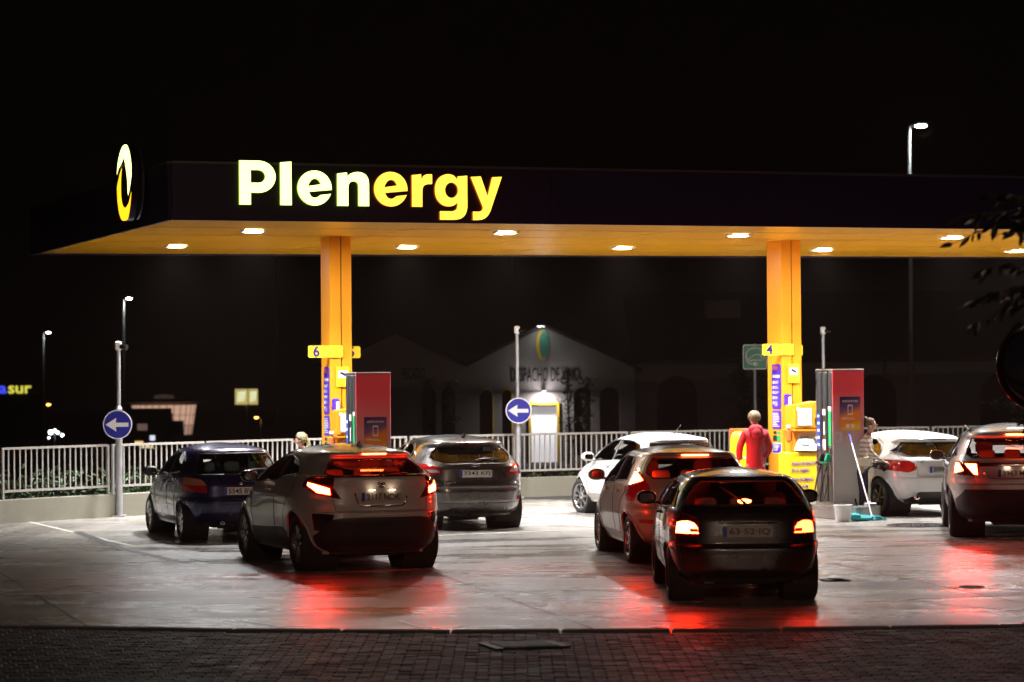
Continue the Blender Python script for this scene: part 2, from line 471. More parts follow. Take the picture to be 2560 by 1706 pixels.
    tealm = M[S.get('seat', 'seat_cloth')]
    for sx in (-.36, .36):
        for ys, rear_seat in ((1.30, False),):
            b = MB(); b.box((sx, ys+.1, .48), (.48, .5, .16), bev=.05); b.box((sx, ys-.22, .80), (.46, .13, .62), bev=.06, rx=R(14))
            st = b.build('seat', M['seat_cloth'], rt, True); b = MB(); b.sphere((sx, ys-.32, zb2+.2), (.13, .055, .10), e=.6); b.build('headrest', M['seat_cloth'], st, True)
    b = MB(); b.box((0, .35, .48), (1.15, .5, .16), bev=.05); b.box((0, .10, .72), (1.15, .13, .46), bev=.05, rx=R(14))
    st = b.build('rear_seat', M['seat_cloth'], rt, True)
    for sx in (-.37, 0, .37):
        b = MB(); b.sphere((sx, .03, zb2+S.get('hr', .12)), (.12, .05, .075), e=.6); b.build('headrest', tealm, st, True)
    b = MB(); b.box((0, WB-.55, zb2-.19), (1.25, .5, .22), bev=.07); db = b.build('dashboard', M['black_plastic'], rt, True)
    b = MB(); b.lathe([(.165, -.014), (.19, 0), (.165, .014), (.15, 0), (.165, -.014)], Matrix.Translation((-.36, WB-.85, zb2-.1)) @ Matrix.Rotation(R(65), 4, 'X'), 20); b.box((-.36, WB-.85, zb2-.1), (.3, .04, .05))
    b.build('steering_wheel', M['black_plastic'], rt, True)
    b = MB(); b.box((0, WB-1.02, sf.ze-.10), (.22, .02, .06), bev=.01); b.build('rear_view_mirror', M['gloss_black'], rt)
    b = MB(); b.box((0, -.14, zb2-.05), (1.05, .34, .025)); b.build('parcel_shelf', M['black_plastic'], rt)
    # door mirrors
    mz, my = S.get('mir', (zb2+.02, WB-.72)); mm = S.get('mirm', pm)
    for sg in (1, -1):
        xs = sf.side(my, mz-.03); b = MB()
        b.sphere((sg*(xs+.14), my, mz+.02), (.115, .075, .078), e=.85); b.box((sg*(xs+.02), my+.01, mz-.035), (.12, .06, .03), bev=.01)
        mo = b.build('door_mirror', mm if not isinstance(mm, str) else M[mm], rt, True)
        b = MB(); b.prism(rrect(.155, .095, .04, 3), .008, Matrix.Translation((sg*(xs+.14), my-.066, mz+.02)) @ Matrix.Rotation(math.pi/2, 4, 'X')); b.build('mirror_glass', M['mirror_dark'], mo)
    # door handles
    for yh in S.get('handles', [.75, 1.55]):
        for sg in (1, -1):
            z = zb2-.09; b = MB(); x = sf.side(yh, z); b.sweep([(sg*(x+q), yh+dy, z) for q, dy in ((0, -.08), (.028, -.065), (.032, 0), (.028, .065), (0, .08))], .012, 6)
            b.build('door_handle', pm if not S.get('hm') else M[S['hm']], rt, True)
    # number plate
    p = S['plate']; yb = min(sf.rear(0, p['z']), sf.rear(.2, p['z']))-.006+p.get('dy', 0)
    pw = .52; b = MB(); b.prism(rrect(pw, .112, .01, 2), .008, Matrix.Translation((p.get('x', 0), yb, p['z'])) @ Matrix.Rotation(math.pi/2, 4, 'X'))
    pl = b.build('number_plate', M[p.get('m', 'plate_white')], rt)
    b = MB(); b.box((p.get('x', 0)-pw/2+.022, yb-.0095, p['z']), (.042, .002, .106)); b.build('country_strip', M['eu_blue'], pl)
    if p['t']:
        me = fit(textmesh(p['t'], .108, .0012, .001), .425, .074); place2d('lettering', me, M['ink'], pl, (p.get('x', 0)+.022, yb-.0105, p['z']))
    if p.get('lamp'):
        for sx in (-.13, .13): b = MB(); b.box((p.get('x', 0)+sx, yb-.03, p['z']+.082), (.07, .02, .006)); b.build('plate_lamp', M['plate_lamp'], rt)
    # wiper
    wp = S.get('wiper')
    if wp:
        b = MB(); P = [(x, sf.rear(x, z)-.03, z) for x, z in wp]; b.sweep(P, [.02]+[.012]*(len(P)-2)+[.006], 6); b.build('rear_wiper', M['black_plastic'], rt, True)
    if S.get('badge'):
        bx, bz, brx, brz = S['badge']; y = sf.rear(bx, bz); b = MB()
        b.lathe([(1.0, 0), (1.0, .012), (.8, .014), (.78, .008)], Matrix.Translation((bx, y+.004, bz)) @ Matrix.Rotation(math.pi/2, 4, 'X') @ Matrix.Diagonal((brx, brz, 1, 1)), 20)
        b.sphere((bx, y-.004, bz), (brx*.6, .008, brz*.5)); b.build('badge', M['chrome'], rt, True)
    for t, x, z, sz in S.get('scripts', []):
        me = textmesh(t, sz, .001, .002, sx=1.2); place2d('model_lettering', me, M['chrome'], rt, (x, sf.rear(x, z)-.004, z), 0)
    for kind, *a in S.get('extra', []):
        b = MB()
        if kind == 'box': nm, m, c, d, bv = a; b.box(c, d, bev=bv); b.build(nm, M[m] if isinstance(m, str) else m, rt, bv > 0 and 'auto')
        if kind == 'rearpatch':   # raised patch following the rear skin
            nm, m, P, off = a; n = 0; cen = (sum(p[0] for p in P)/len(P), sum(p[1] for p in P)/len(P))
            for s_ in ((1, -1) if cen[0] > .05 else (1,)):
                vs = [(s_*cen[0], sf.rear(cen[0], cen[1])-off*1.3, cen[1])]+[(s_*x, sf.rear(x, z)-off, z) for x, z in P]+[(s_*x, sf.rear(x, z)+.01, z) for x, z in P]
                k = len(P); fs = [[0, 1+(i+1) % k, 1+i] for i in range(k)]+[[1+i, 1+(i+1) % k, 1+k+(i+1) % k, 1+k+i] for i in range(k)]
                bb = MB(); bb.add(vs, [f[::-1] if s_ > 0 else f for f in fs]); bb.build(nm, M[m] if isinstance(m, str) else m, rt)
        if kind == 'fin': x, y, z = a[0]; b.add([(x-.03, y-.09, z), (x+.03, y-.09, z), (x+.02, y+.09, z), (x-.02, y+.09, z), (x, y-.08, z+.07), (x, y-.04, z+.07)], [(0, 1, 4), (1, 2, 5, 4), (2, 3, 5), (3, 0, 4, 5)]); b.build('roof_fin', pm, rt)
        if kind == 'rod': nm, m, p0, p1, r = a; b.cyl(p0, p1, r, r*.6, 6); b.build(nm, M[m], rt)
        if kind == 'oval': nm, m, c, r3 = a; b.sphere(c, r3); b.build(nm, M[m], rt, True)
    return rt

wheel_cache = {}
def make_wheel(rt, loc, rw, tw, sg, steer, rim):
    key = (rw, tw, rim)
    if key not in wheel_cache:
        rr = rw*rim[2]; h = tw/2; X = Matrix.Rotation(math.pi/2, 4, 'Y')
        b = MB(); pr = [(rr, -h*.82), (rr+.015, -h*.95), (rw-.035, -h), (rw-.008, -h*.86), (rw, -h*.72)]
        for g in (-.42, -.14, .14, .42): pr += [(rw, h*(g-.05)), (rw-.008, h*(g-.03)), (rw-.008, h*(g+.03)), (rw, h*(g+.05))]
        pr += [(rw, h*.72), (rw-.008, h*.86), (rw-.035, h), (rr+.015, h*.95), (rr, h*.82), (rr-.01, h*.6), (rr-.01, -h*.6), (rr, -h*.82)]
        b.lathe(pr, X, 40); ty = b.mesh('tyre', M['rubber'], 'auto')
        b = MB()   # rim faces +X
        b.lathe([(rr, h*.86), (rr-.006, h*.9), (rr-.02, h*.72), (rr-.028, h*.1), (rr-.03, -h*.8)], X, 40)
        ns = rim[1]
        for i in range(ns):
            a = 2*math.pi*i/ns
            subs = (-.10, .10) if rim[0] != 'alloy_dark' and ns <= 7 else (0,)
            for da in subs:
                w0 = .022 if len(subs) > 1 else .032
                p0 = Vector((h*.66, math.cos(a)*.03, math.sin(a)*.03)); p1 = Vector((h*.72, math.cos(a+da*1.6)*(rr-.014), math.sin(a+da*1.6)*(rr-.014)))
                d = (p1-p0).normalized(); sd = Vector((1, 0, 0)).cross(d).normalized(); vs = []
                for p, ww in ((p0, w0*.8), (p0.lerp(p1, .5)+Vector((.008, 0, 0)), w0*.75), (p1, w0*1.1)):
                    vs += [p-sd*ww/2*1.3-Vector((.022, 0, 0)), p-sd*ww/2, p+sd*ww/2, p+sd*ww/2*1.3-Vector((.022, 0, 0))]
                fs = []
                for q in (0, 4): fs += [[q, q+1, q+5, q+4], [q+1, q+2, q+6, q+5], [q+2, q+3, q+7, q+6]]
                b.add(vs, fs)
        b.lathe([(.001, h*.80), (.03, h*.80), (.055, h*.7), (.07, h*.5), (.07, h*.2)], X, 20)
        ri = b.mesh('wheel', M[rim[0]], 'auto')
        b = MB(); b.lathe([(.001, -h*.1), (rr*.72, -h*.1), (rr*.72, -h*.25), (rr-.03, -h*.4)], X, 24); di = b.mesh('brake_disc', M['brake_disc'])
        wheel_cache[key] = (ty, ri, di)
    ty, ri, di = wheel_cache[key]
    w = link('wheel', ri, None, rt); w.location = loc; w.rotation_euler = (0, 0, steer+(0 if sg > 0 else math.pi))
    t = link('tyre', ty, None, w); d = link('brake_disc', di, None, w)
    return w

def frontprof(WB, fo, belt, ze, yfe, hood=.80):
    return [(.2, WB+fo-.14), (.35, WB+fo-.03), (.55, WB+fo), (.68, WB+fo-.06), (hood, WB+fo-.32), (belt-.02, WB-.02), (belt+.04, WB-.14), (ze, yfe)]
def stdregs(S, belt, zt, yb, ya, pillar, rw3=None, tint='glass_tint', doors=True, yf_top=None, three=False, tintf=None):
    """side glass polygons: yb/ya rear/front ends at the belt, pillar = B pillar y"""
    return []

LED = 820
def reflection_mat(idx):
    """steel end panel with a red reflection painted into its colour at the top, fading into brushed steel"""
    m = mat('pump_reflection_%d' % idx, (.4, .4, .4), .30, .9); nt = m.node_tree; n = nt.nodes; l = nt.links; b = n['Principled BSDF']
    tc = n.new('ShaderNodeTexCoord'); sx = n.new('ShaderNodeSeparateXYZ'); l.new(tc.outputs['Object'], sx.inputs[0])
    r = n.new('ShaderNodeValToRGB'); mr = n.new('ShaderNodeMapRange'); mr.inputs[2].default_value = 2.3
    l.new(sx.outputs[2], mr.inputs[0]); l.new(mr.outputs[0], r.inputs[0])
    e = r.color_ramp.elements; e[0].position = .40 if idx == 2 else .25; e[0].color = (.52, .50, .48, 1); e[1].position = .85; e[1].color = (.88, .07, .10, 1)  # red upper end: brake-light reflection painted into the steel colour
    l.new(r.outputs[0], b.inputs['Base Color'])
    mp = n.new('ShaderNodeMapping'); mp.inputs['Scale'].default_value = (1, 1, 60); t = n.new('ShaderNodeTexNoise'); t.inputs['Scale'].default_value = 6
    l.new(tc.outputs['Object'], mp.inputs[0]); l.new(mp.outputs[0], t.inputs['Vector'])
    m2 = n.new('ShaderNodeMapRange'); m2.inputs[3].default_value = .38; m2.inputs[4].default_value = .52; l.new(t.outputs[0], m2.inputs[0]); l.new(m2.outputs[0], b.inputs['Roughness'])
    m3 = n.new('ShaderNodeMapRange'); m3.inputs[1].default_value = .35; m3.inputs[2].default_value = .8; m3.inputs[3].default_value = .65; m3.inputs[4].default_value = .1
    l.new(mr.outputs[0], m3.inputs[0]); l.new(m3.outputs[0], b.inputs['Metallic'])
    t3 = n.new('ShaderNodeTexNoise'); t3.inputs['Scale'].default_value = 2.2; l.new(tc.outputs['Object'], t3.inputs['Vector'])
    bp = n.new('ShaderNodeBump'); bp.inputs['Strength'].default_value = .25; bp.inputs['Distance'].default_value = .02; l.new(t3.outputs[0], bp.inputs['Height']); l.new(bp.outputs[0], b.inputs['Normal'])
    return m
def poster_mat(pz):
    m = mat('poster_print_%d' % int(pz*100), (.5, .3, .1), .35); nt = m.node_tree; n = nt.nodes; l = nt.links; b = n['Principled BSDF']
    tc = n.new('ShaderNodeTexCoord'); sx = n.new('ShaderNodeSeparateXYZ'); l.new(tc.outputs['Object'], sx.inputs[0])
    ad = n.new('ShaderNodeMath'); ad.operation = 'MULTIPLY_ADD'; ad.inputs[1].default_value = -.35; l.new(sx.outputs[0], ad.inputs[0]); l.new(sx.outputs[2], ad.inputs[2])
    mr = n.new('ShaderNodeMapRange'); mr.inputs[1].default_value = pz-.28; mr.inputs[2].default_value = pz+.28; l.new(ad.outputs[0], mr.inputs[0])
    r = n.new('ShaderNodeValToRGB'); l.new(mr.outputs[0], r.inputs[0]); e = r.color_ramp.elements
    e[0].position = 0; e[0].color = (.85, .55, .02, 1); e[1].position = 1; e[1].color = (.02, .012, .10, 1)
    k = e.new(.45); k.color = (.80, .22, .02, 1); k = e.new(.62); k.color = (.16, .08, .20, 1); k = e.new(.2); k.color = (.82, .25, .01, 1)
    l.new(r.outputs[0], b.inputs['Base Color']); return m
M['dark_steel'] = mat('dark_steel', (.10, .098, .095), .38, .7, noise=.15, nscale=4)
M['ngreen'] = mat('nozzle_green', (.01, .36, .17), .4)
M['notice_ink'] = mat('notice_ink', (.25, .16, .17), .6)

# ================================================================ GROUND AND SETTING
def concrete_mat():
    m = mat('forecourt_concrete', (.34, .33, .31), .4); nt = m.node_tree; n = nt.nodes; l = nt.links; b = n['Principled BSDF']
    tc = n.new('ShaderNodeTexCoord')
    def noise(sc, det, scale3=None, rough=.6):
        mp = n.new('ShaderNodeMapping'); l.new(tc.outputs['Object'], mp.inputs[0])
        if scale3: mp.inputs['Scale'].default_value = scale3
        t = n.new('ShaderNodeTexNoise'); t.inputs['Scale'].default_value = sc; t.inputs['Detail'].default_value = det; t.inputs['Roughness'].default_value = rough
        l.new(mp.outputs[0], t.inputs['Vector']); return t.outputs[0]
    def ramp(src, a, b_, c0, c1):
        r = n.new('ShaderNodeMapRange'); r.inputs[1].default_value = a; r.inputs[2].default_value = b_; r.inputs[3].default_value = c0; r.inputs[4].default_value = c1; r.interpolation_type = 'SMOOTHSTEP'
        l.new(src, r.inputs[0]); return r.outputs[0]
    big = noise(.35, 8, (1, .6, 1)); mid = noise(1.1, 5, (.8, .45, 1), .55); fine = noise(22, 6); grit = noise(160, 3)
    def mul(a, b_):
        q = n.new('ShaderNodeMath'); q.operation = 'MULTIPLY'; l.new(a, q.inputs[0]); l.new(b_, q.inputs[1]); return q.outputs[0]
    v = mul(mul(ramp(big, .3, .7, .72, 1.15), ramp(mid, .2, .8, .84, 1.10)), ramp(fine, .2, .8, .9, 1.08))
    # dark tyre tracks and drips
    st = ramp(noise(.7, 4, (1.6, .22, 1), .5), .40, .80, 1.05, .72); v = mul(v, st)
    v = mul(v, ramp(noise(2.6, 2, (.5, 1.2, 1), .5), .3, .9, 1.06, .80))
    vo = n.new('ShaderNodeTexVoronoi'); vo.inputs['Scale'].default_value = .9; vo.inputs['Randomness'].default_value = 1; l.new(tc.outputs['Object'], vo.inputs['Vector'])
    v = mul(v, ramp(vo.outputs['Distance'], .02, .10, .55, 1))
    vo = n.new('ShaderNodeTexVoronoi'); vo.inputs['Scale'].default_value = 3.3; vo.inputs['Randomness'].default_value = 1; l.new(tc.outputs['Object'], vo.inputs['Vector'])
    v = mul(v, ramp(vo.outputs['Distance'], .03, .10, .72, 1))
    # faint tyre tracks along the lanes
    mp = n.new('ShaderNodeMapping'); mp.inputs['Rotation'].default_value = (0, 0, R(-14)); mp.inputs['Scale'].default_value = (2.4, .05, 1); l.new(tc.outputs['Object'], mp.inputs[0])
    t = n.new('ShaderNodeTexNoise'); t.inputs['Scale'].default_value = 1.5; t.inputs['Detail'].default_value = 5; l.new(mp.outputs[0], t.inputs['Vector']); v = mul(v, ramp(t.outputs[0], .45, .72, 1.05, .72))
    mx = n.new('ShaderNodeMix'); mx.data_type = 'RGBA'; mx.blend_type = 'MULTIPLY'; mx.inputs[0].default_value = 1
    mx.inputs[6].default_value = (.33, .30, .27, 1); cb = n.new('ShaderNodeCombineColor')
    for i in range(3): l.new(v, cb.inputs[i])
    l.new(cb.outputs[0], mx.inputs[7]); l.new(mx.outputs[2], b.inputs['Base Color'])
    l.new(ramp(noise(1.1, 5, (.40, 1.0, 1), .55), .28, .72, .16, .42), b.inputs['Roughness'])
    bp = n.new('ShaderNodeBump'); bp.inputs['Strength'].default_value = .35; bp.inputs['Distance'].default_value = .006
    ad = n.new('ShaderNodeMath'); ad.operation = 'ADD'; l.new(fine, ad.inputs[0]); l.new(grit, ad.inputs[1]); l.new(ad.outputs[0], bp.inputs['Height']); l.new(bp.outputs[0], b.inputs['Normal'])
    return m

def sheet(name, pts, z, m, kind='structure', parent=None):
    me = shape2d([pts]); me.transform(Matrix.Translation((0, 0, z)))
    o = link(name, me, m, parent)
    if kind and parent is None: o['kind'] = kind
    return o

FENCE = [(-13.0, 38.6), (-8.63, 45.11), (-7.08, 47.14), (-4.13, 50.6), (.07, 53.5), (4.69, 56.32), (11.21, 58.8), (17.5, 60.6)]
EDGE = [(-14, 27.6), (-8, 25.9), (-4.8, 25.04), (-2.6, 24.45), (-.67, 24.16), (2.0, 24.12), (4.61, 24.28), (9, 24.7), (16, 25.6)]
M['dark_soil'] = mat('dark_soil', (.05, .045, .035), .95, noise=.4, nscale=.3)
M['asphalt'] = mat('asphalt', (.055, .052, .05), .8, noise=.25, nscale=6, bump=.5, bscale=120)
M['brick_pave'] = mat('pavement_brick', (.024, .016, .0125), .62, noise=.35, nscale=3.5, bump=.5, bscale=60, rvar=.15)
M['paver_b'] = mat('pavement_brick_dark', (.017, .0125, .0105), .6, noise=.3, nscale=3.5, bump=.5, bscale=60)
M['kerb'] = mat('kerb_concrete', (.07, .062, .054), .8, noise=.3, nscale=5, bump=.4, bscale=50)
M['wall_concrete'] = mat('wall_concrete', (.22, .21, .165), .85, noise=.22, nscale=1.7, bump=.5, bscale=30)
M['line_paint'] = mat('line_paint', (.62, .60, .50), .5, noise=.25, nscale=5)
M['old_paint'] = mat('worn_line_paint', (.50, .48, .44), .4, noise=.35, nscale=3)
M['fence_white'] = mat('fence_white', (.35, .335, .31), .45, noise=.06, nscale=9)

rows = [(4, -.08), (24, -.08), (38, -.08), (62, -.08), (66, -.6), (110, -.62), (200, -2.4), (400, -5.5), (900, -12), (1800, -16)]
vs = []; fs = []; xs = [-900, -300, -100, -40, -15, 0, 15, 40, 100, 300, 900]
for y, z in rows:
    for x in xs: vs.append((x, y, z if abs(x) < 1e9 else z))
for j in range(len(rows)-1):
    for i in range(len(xs)-1): a = j*len(xs)+i; fs.append((a, a+1, a+1+len(xs), a+len(xs)))
me = bpy.data.meshes.new('ground'); me.from_pydata(vs, [], fs); o = link('ground', me, M['dark_soil']); o['kind'] = 'structure'
cm = concrete_mat()
sheet('forecourt', EDGE+[(40, 27), (40, 66), (17.5, 60.5)]+FENCE[::-1][1:]+[(-30, 25)], 0, cm)
# dark asphalt verge in front of the low wall
sheet('asphalt_verge', [(-1.0, 52.9), (1.6, 52.35), (6, 54.3), (12, 56.6), (19, 58.6), (17.5, 60.6), (11.21, 58.8), (4.69, 56.32), (.07, 53.5)], .006, M['asphalt'])

# painted bay lines (each line its own marking)
def strip(name, a, b, w, z, m, parent=None, kind='structure', jag=0):
    a = Vector(a); b = Vector(b); d = (b-a).normalized(); nrm = Vector((-d.y, d.x))*w/2; k = 8 if jag else 1; L = []; Rr = []
    for i in range(k+1):
        p = a.lerp(b, i/k); j = random.uniform(1-jag, 1) if jag else 1
        L.append(tuple(p+nrm*j)); Rr.append(tuple(p-nrm*j))
    return sheet(name, L+Rr[::-1], z, m, kind, parent)
for a, b, w in [((-8.4, 46.0), (-5.4, 38.38), .10), ((-5.4, 38.45), (-2.2, 39.95), .10), ((-2.2, 39.95), (1.95, 42.5), .10), ((.15, 47.3), (1.4, 42.3), .10), ((-.6, 50.6), (2.4, 51.6), .10), ((1.0, 45.2), (3.6, 45.9), .10)]:
    strip('bay_line', a, b, w, .004, M['line_paint'], jag=.18)
for a, b, w in [((4.05, 28.33), (6.6, 29.3), .09), ((4.05, 28.3), (5.9, 25.6), .09), ((3.9, 30.4), (6.6, 28.9), .09), ((-3.25, 27.6), (-2.96, 27.1), .12), ((-2.66, 26.38), (-2.2, 25.7), .11), ((-1.12, 26.25), (-.8, 25.3), .11), ((.86, 26.5), (2.34, 25.4), .12)]:
    strip('worn_line', a, b, w, .004, M['old_paint'], jag=.5)
M['joint'] = mat('slab_joint', (.09, .085, .08), .9)
for a, b in [((-14, 33.2), (14, 36.6)), ((-12, 28.6), (14, 31.0)), ((-10, 26.6), (12, 27.5)), ((5.6, 26), (2.6, 41)), ((.8, 25), (-2.4, 39)), ((-4, 25.5), (-7.8, 38)), ((3.3, 41.5), (12, 43.8))]:
    strip('slab_joint', a, b, .018, .0035, M['joint'])
# drain channel with slots
b = MB(); dr = [(-6.9, 42.4), (-5.58, 38.04), (-4.42, 35.2), (-1.2, 35.9), (-.3, 36.2)]
dch = root('drain_channel', (0, 0, 0), 0, 'long slotted steel drain channel crossing the concrete behind the crossover', 'drain')
for i in range(len(dr)-1):
    strip('channel_rim', dr[i], dr[i+1], .16, .0045, mat('drain_steel', (.12, .12, .12), .55, .6), dch, None)
    a = Vector(dr[i]); c = Vector(dr[i+1]); L = (c-a).length; n = int(L/.08); d = (c-a).normalized(); q = Vector((-d.y, d.x))
    for j in range(n):
        p = a+d*(j+.5)*L/n; b.add([(*(p+q*.055-d*.012), .0085), (*(p+q*.055+d*.012), .0085), (*(p-q*.055+d*.012), .0085), (*(p-q*.055-d*.012), .0085)], [(0, 1, 2, 3)])
o = b.build('drain_slots', M['ink'], dch); o['kind'] = 'stuff'

def manhole(x, y, r, lab, sq=False, z=.0):
    m = root('manhole_cover', (x, y, z), .3, lab, 'manhole cover')
    if sq:
        b = MB(); b.box((0, 0, .012), (r*2, r*1.6, .012)); b.build('cover_plate', M['gal_dark'], m)
        b = MB()
        for i in range(14): b.box((-r+.1+i*(2*r-.2)/13, 0, .022), (.02, r*1.4, .008))
        b.build('rib', M['gal_dark'], m)['kind'] = 'stuff'; return
    b = MB(); b.lathe([(.001, .008), (r*.86, .008), (r*.86, .004), (r*.9, .004), (r*.9, .012), (r, .012), (r, 0)], k=32); b.build('cover_plate', M['gal_dark'], m)
    b = MB()
    for i in range(9):
        for j in range(9):
            px_, py_ = (i-4)*r*.19, (j-4)*r*.19
            if math.hypot(px_, py_) < r*.8: b.box((px_, py_, .012), (r*.11, r*.11, .008))
    b.build('raised_stud', M['gal_dark'], m)['kind'] = 'stuff'
M['gal_dark'] = mat('cast_iron', (.018, .017, .016), .5, .6, noise=.3, nscale=12)
manhole(6.45, 42.4, .55, 'large round cast iron manhole cover in the concrete before the right pump')
manhole(1.75, 41.0, .32, 'small dark round manhole cover between the white and champagne cars')
manhole(5.1, 29.9, .14, 'small broken manhole cover lying alone in the concrete near the pavement')
manhole(3.72, 31.0, .15, 'thin rectangular drain lid beside the black hatchback', True)

# foreground pavement of small brick pavers
pv = shape2d([[(-30, 2), (30, 2)]+[(x, y-.16) for x, y in EDGE[::-1]]]); pv.transform(Matrix.Translation((0, 0, .055)))
pave = link('pavement', pv, mat('paving_joint_sand', (.014, .011, .009), .95)); pave['kind'] = 'structure'
def edge_y(x): return float(np.interp(x, [p[0] for p in EDGE], [p[1] for p in EDGE]))
pm_ = []
for mi, mm in enumerate(('brick_pave', 'paver_b')):
    b = MB(); b.box((0, 0, 0), (.192, .094, .06), bev=.008); pm_.append(b.mesh('paver', M[mm]))
cells = []
j = 0; y = 18.6
while y < 25.4:
    x = -6.5+(.1 if j % 2 else 0)
    while x < 6.5:
        if y < edge_y(x)-.24: cells.append((x, y))
        x += .2
    y += .1; j += 1
def vis(x, y): return abs(x) < y*.197
cells.sort(key=lambda c: (not vis(*c), c[1] < 19.75, c[1]))
b = MB(); b2 = MB()
for i, (x, y) in enumerate(cells):
    z = .032+random.uniform(-.004, .004)
    if i < 300:
        o = link('paver', pm_[0 if random.random() < .6 else 1], None, pave); o.location = (x, y, z+.03); o.rotation_euler = (random.uniform(-.02, .02), random.uniform(-.02, .02), random.uniform(-.02, .02))
    else:
        q = b if random.random() < .6 else b2
        s = .096; t = .047; zz = z+.06; e = .008; k = random.uniform(-.002, .002)
        q.add([(x-s, y-t, zz-e), (x+s, y-t, zz-e), (x+s, y+t, zz-e), (x-s, y+t, zz-e), (x-s+e, y-t+e, zz+k), (x+s-e, y-t+e, zz-k), (x+s-e, y+t-e, zz-k), (x-s+e, y+t-e, zz+k), (x-s, y-t, .05), (x+s, y-t, .05), (x+s, y+t, .05), (x-s, y+t, .05)],
              [(4, 5, 6, 7), (0, 1, 5, 4), (1, 2, 6, 5), (2, 3, 7, 6), (3, 0, 4, 7), (8, 9, 1, 0), (10, 11, 3, 2), (9, 10, 2, 1), (11, 8, 0, 3)])
b.build('pavers', M['brick_pave'], pave)['kind'] = 'stuff'; b2.build('pavers', M['paver_b'], pave)['kind'] = 'stuff'
# kerb stones along the edge
x = -7.5
while x < 8:
    x1 = x+.98; a = Vector((x, edge_y(x), 0)); c = Vector((x1, edge_y(x1), 0)); d = c-a
    b = MB(); b.box((0, 0, 0), (d.length-.012, .17, .13), bev=.015)
    o = b.build('kerb_stone', M['kerb'], pave); o.location = (a+c)/2+Vector((0, -.1, .045+random.uniform(-.004, .004))); o.rotation_euler = (0, 0, math.atan2(d.y, d.x)); x += .99
manhole(.08, 22.75, .33, 'rectangular ribbed metal access cover set in the dark brick pavement', True, .09)

# low concrete wall with the railing
wl = MB(); wall_r = root('low_wall', (0, 0, 0), 0, 'low stained concrete wall under the white railing', 'wall')
for i in range(len(FENCE)-1):
    a = Vector((*FENCE[i], 0)); c = Vector((*FENCE[i+1], 0)); d = c-a; n = max(1, round(d.length/2.9)); ang = math.atan2(d.y, d.x)
    for j in range(n):
        p = a+d*(j+.5)/n; b = MB(); b.box((0, 0, .19), (d.length/n-.012+(.05 if j == n-1 else 0), .2, .42), bev=.012); o = b.build('wall_segment', M['wall_concrete'], wall_r, False, p, ang)
bar = MB(); bar.box((0, 0, 0), (.028, .016, .69)); bar_me = bar.mesh('baluster', M['fence_white'])
pst = MB(); pst.box((0, 0, 0), (.045, .045, .87), bev=.004); pst_me = pst.mesh('fence_post', M['fence_white'])
where = ['at the far left edge', 'left of the left arrow post', 'right of the left arrow post', 'behind the navy hatchback', 'between navy car and left pump', 'behind the left pump', 'behind the graphite hatchback', 'left of the middle arrow post',
         'right of the middle arrow post', 'before the lit winery door', 'behind the white three-door nose', 'behind the white three-door roof', 'behind the person in red', 'behind the right column', 'behind the right pump', 'behind the refuelling white car', 'right of the refuelling car', 'behind the sport utility car', 'beyond the sport utility car', 'at the right end of the row']
pn = 0
for i in range(len(FENCE)-1):
    a = Vector((*FENCE[i], 0)); c = Vector((*FENCE[i+1], 0)); d = c-a; n = max(1, round(d.length/2.75)); ang = math.atan2(d.y, d.x)
    for j in range(n):
        L = d.length/n-.12; p = a+d*(j+.5)/n
        f = root('metal_railing', tuple(p), ang, 'white vertical-bar railing panel on the low wall, '+where[min(pn, len(where)-1)], 'railing', 'white railing panels on the low wall'); pn += 1
        for z, nm in ((1.255, 'top_rail'), (.535, 'bottom_rail')):
            b = MB(); b.box((0, 0, z), (L-.05, .045, .04)); b.build(nm, M['fence_white'], f)
        for sx in (-1, 1): o = link('fence_post', pst_me, None, f); o.location = (sx*L/2, 0, .835)
        k = round(L/.125)
        for q in range(1, k): o = link('baluster', bar_me, None, f); o.location = (-L/2+q*L/k, 0, .895)

# ================================================================ CANOPY
M['orange'] = mat('orange_paint', (.86, .33, .016), .32, noise=.03, nscale=2, spec=.5)
M['orange_soffit'] = mat('orange_soffit', (.94, .45, .022), .27, noise=.04, nscale=.8, spec=.6)
nt = M['orange_soffit'].node_tree; n_ = nt.nodes; l_ = nt.links
tc = n_.new('ShaderNodeTexCoord'); mp = n_.new('ShaderNodeMapping'); mp.inputs['Rotation'].default_value = (0, 0, R(-16.5)); mp.inputs['Scale'].default_value = (.6, 9, 1)
wv = n_.new('ShaderNodeTexNoise'); wv.inputs['Scale'].default_value = 1.6; wv.inputs['Detail'].default_value = 3
bp = n_.new('ShaderNodeBump'); bp.inputs['Strength'].default_value = .5; bp.inputs['Distance'].default_value = .004
l_.new(tc.outputs['Object'], mp.inputs[0]); l_.new(mp.outputs[0], wv.inputs['Vector']); l_.new(wv.outputs[0], bp.inputs['Height']); l_.new(bp.outputs[0], n_['Principled BSDF'].inputs['Normal'])
M['navy_fascia'] = mat('navy_fascia', (.02, .014, .045), .35, noise=.1, nscale=2, spec=.4)
M['trim_grey'] = mat('trim_grey', (.10, .10, .10), .4, .5)
M['yellow'] = mat('yellow_plate', (.90, .78, .03), .4)
M['purple'] = mat('purple_print', (.075, .02, .42), .4)
M['numeral'] = mat('numeral_indigo', (.035, .01, .16), .4)
M['paper'] = mat('white_print', (.75, .75, .72), .5)
FL, FR, RR_, RL_ = Vector((-5.04, 39.79)), Vector((20.4, 48.03)), Vector((16.5, 56.6)), Vector((-8.97, 50.22))
can = root('petrol_station_canopy', (6, 48, 4.79), 0, 'wide flat petrol station canopy, orange underneath with a dark navy fascia', 'canopy')
can.matrix_world = Matrix.Translation((0, 0, 0)); can.location = (0, 0, 0)
NP = 5
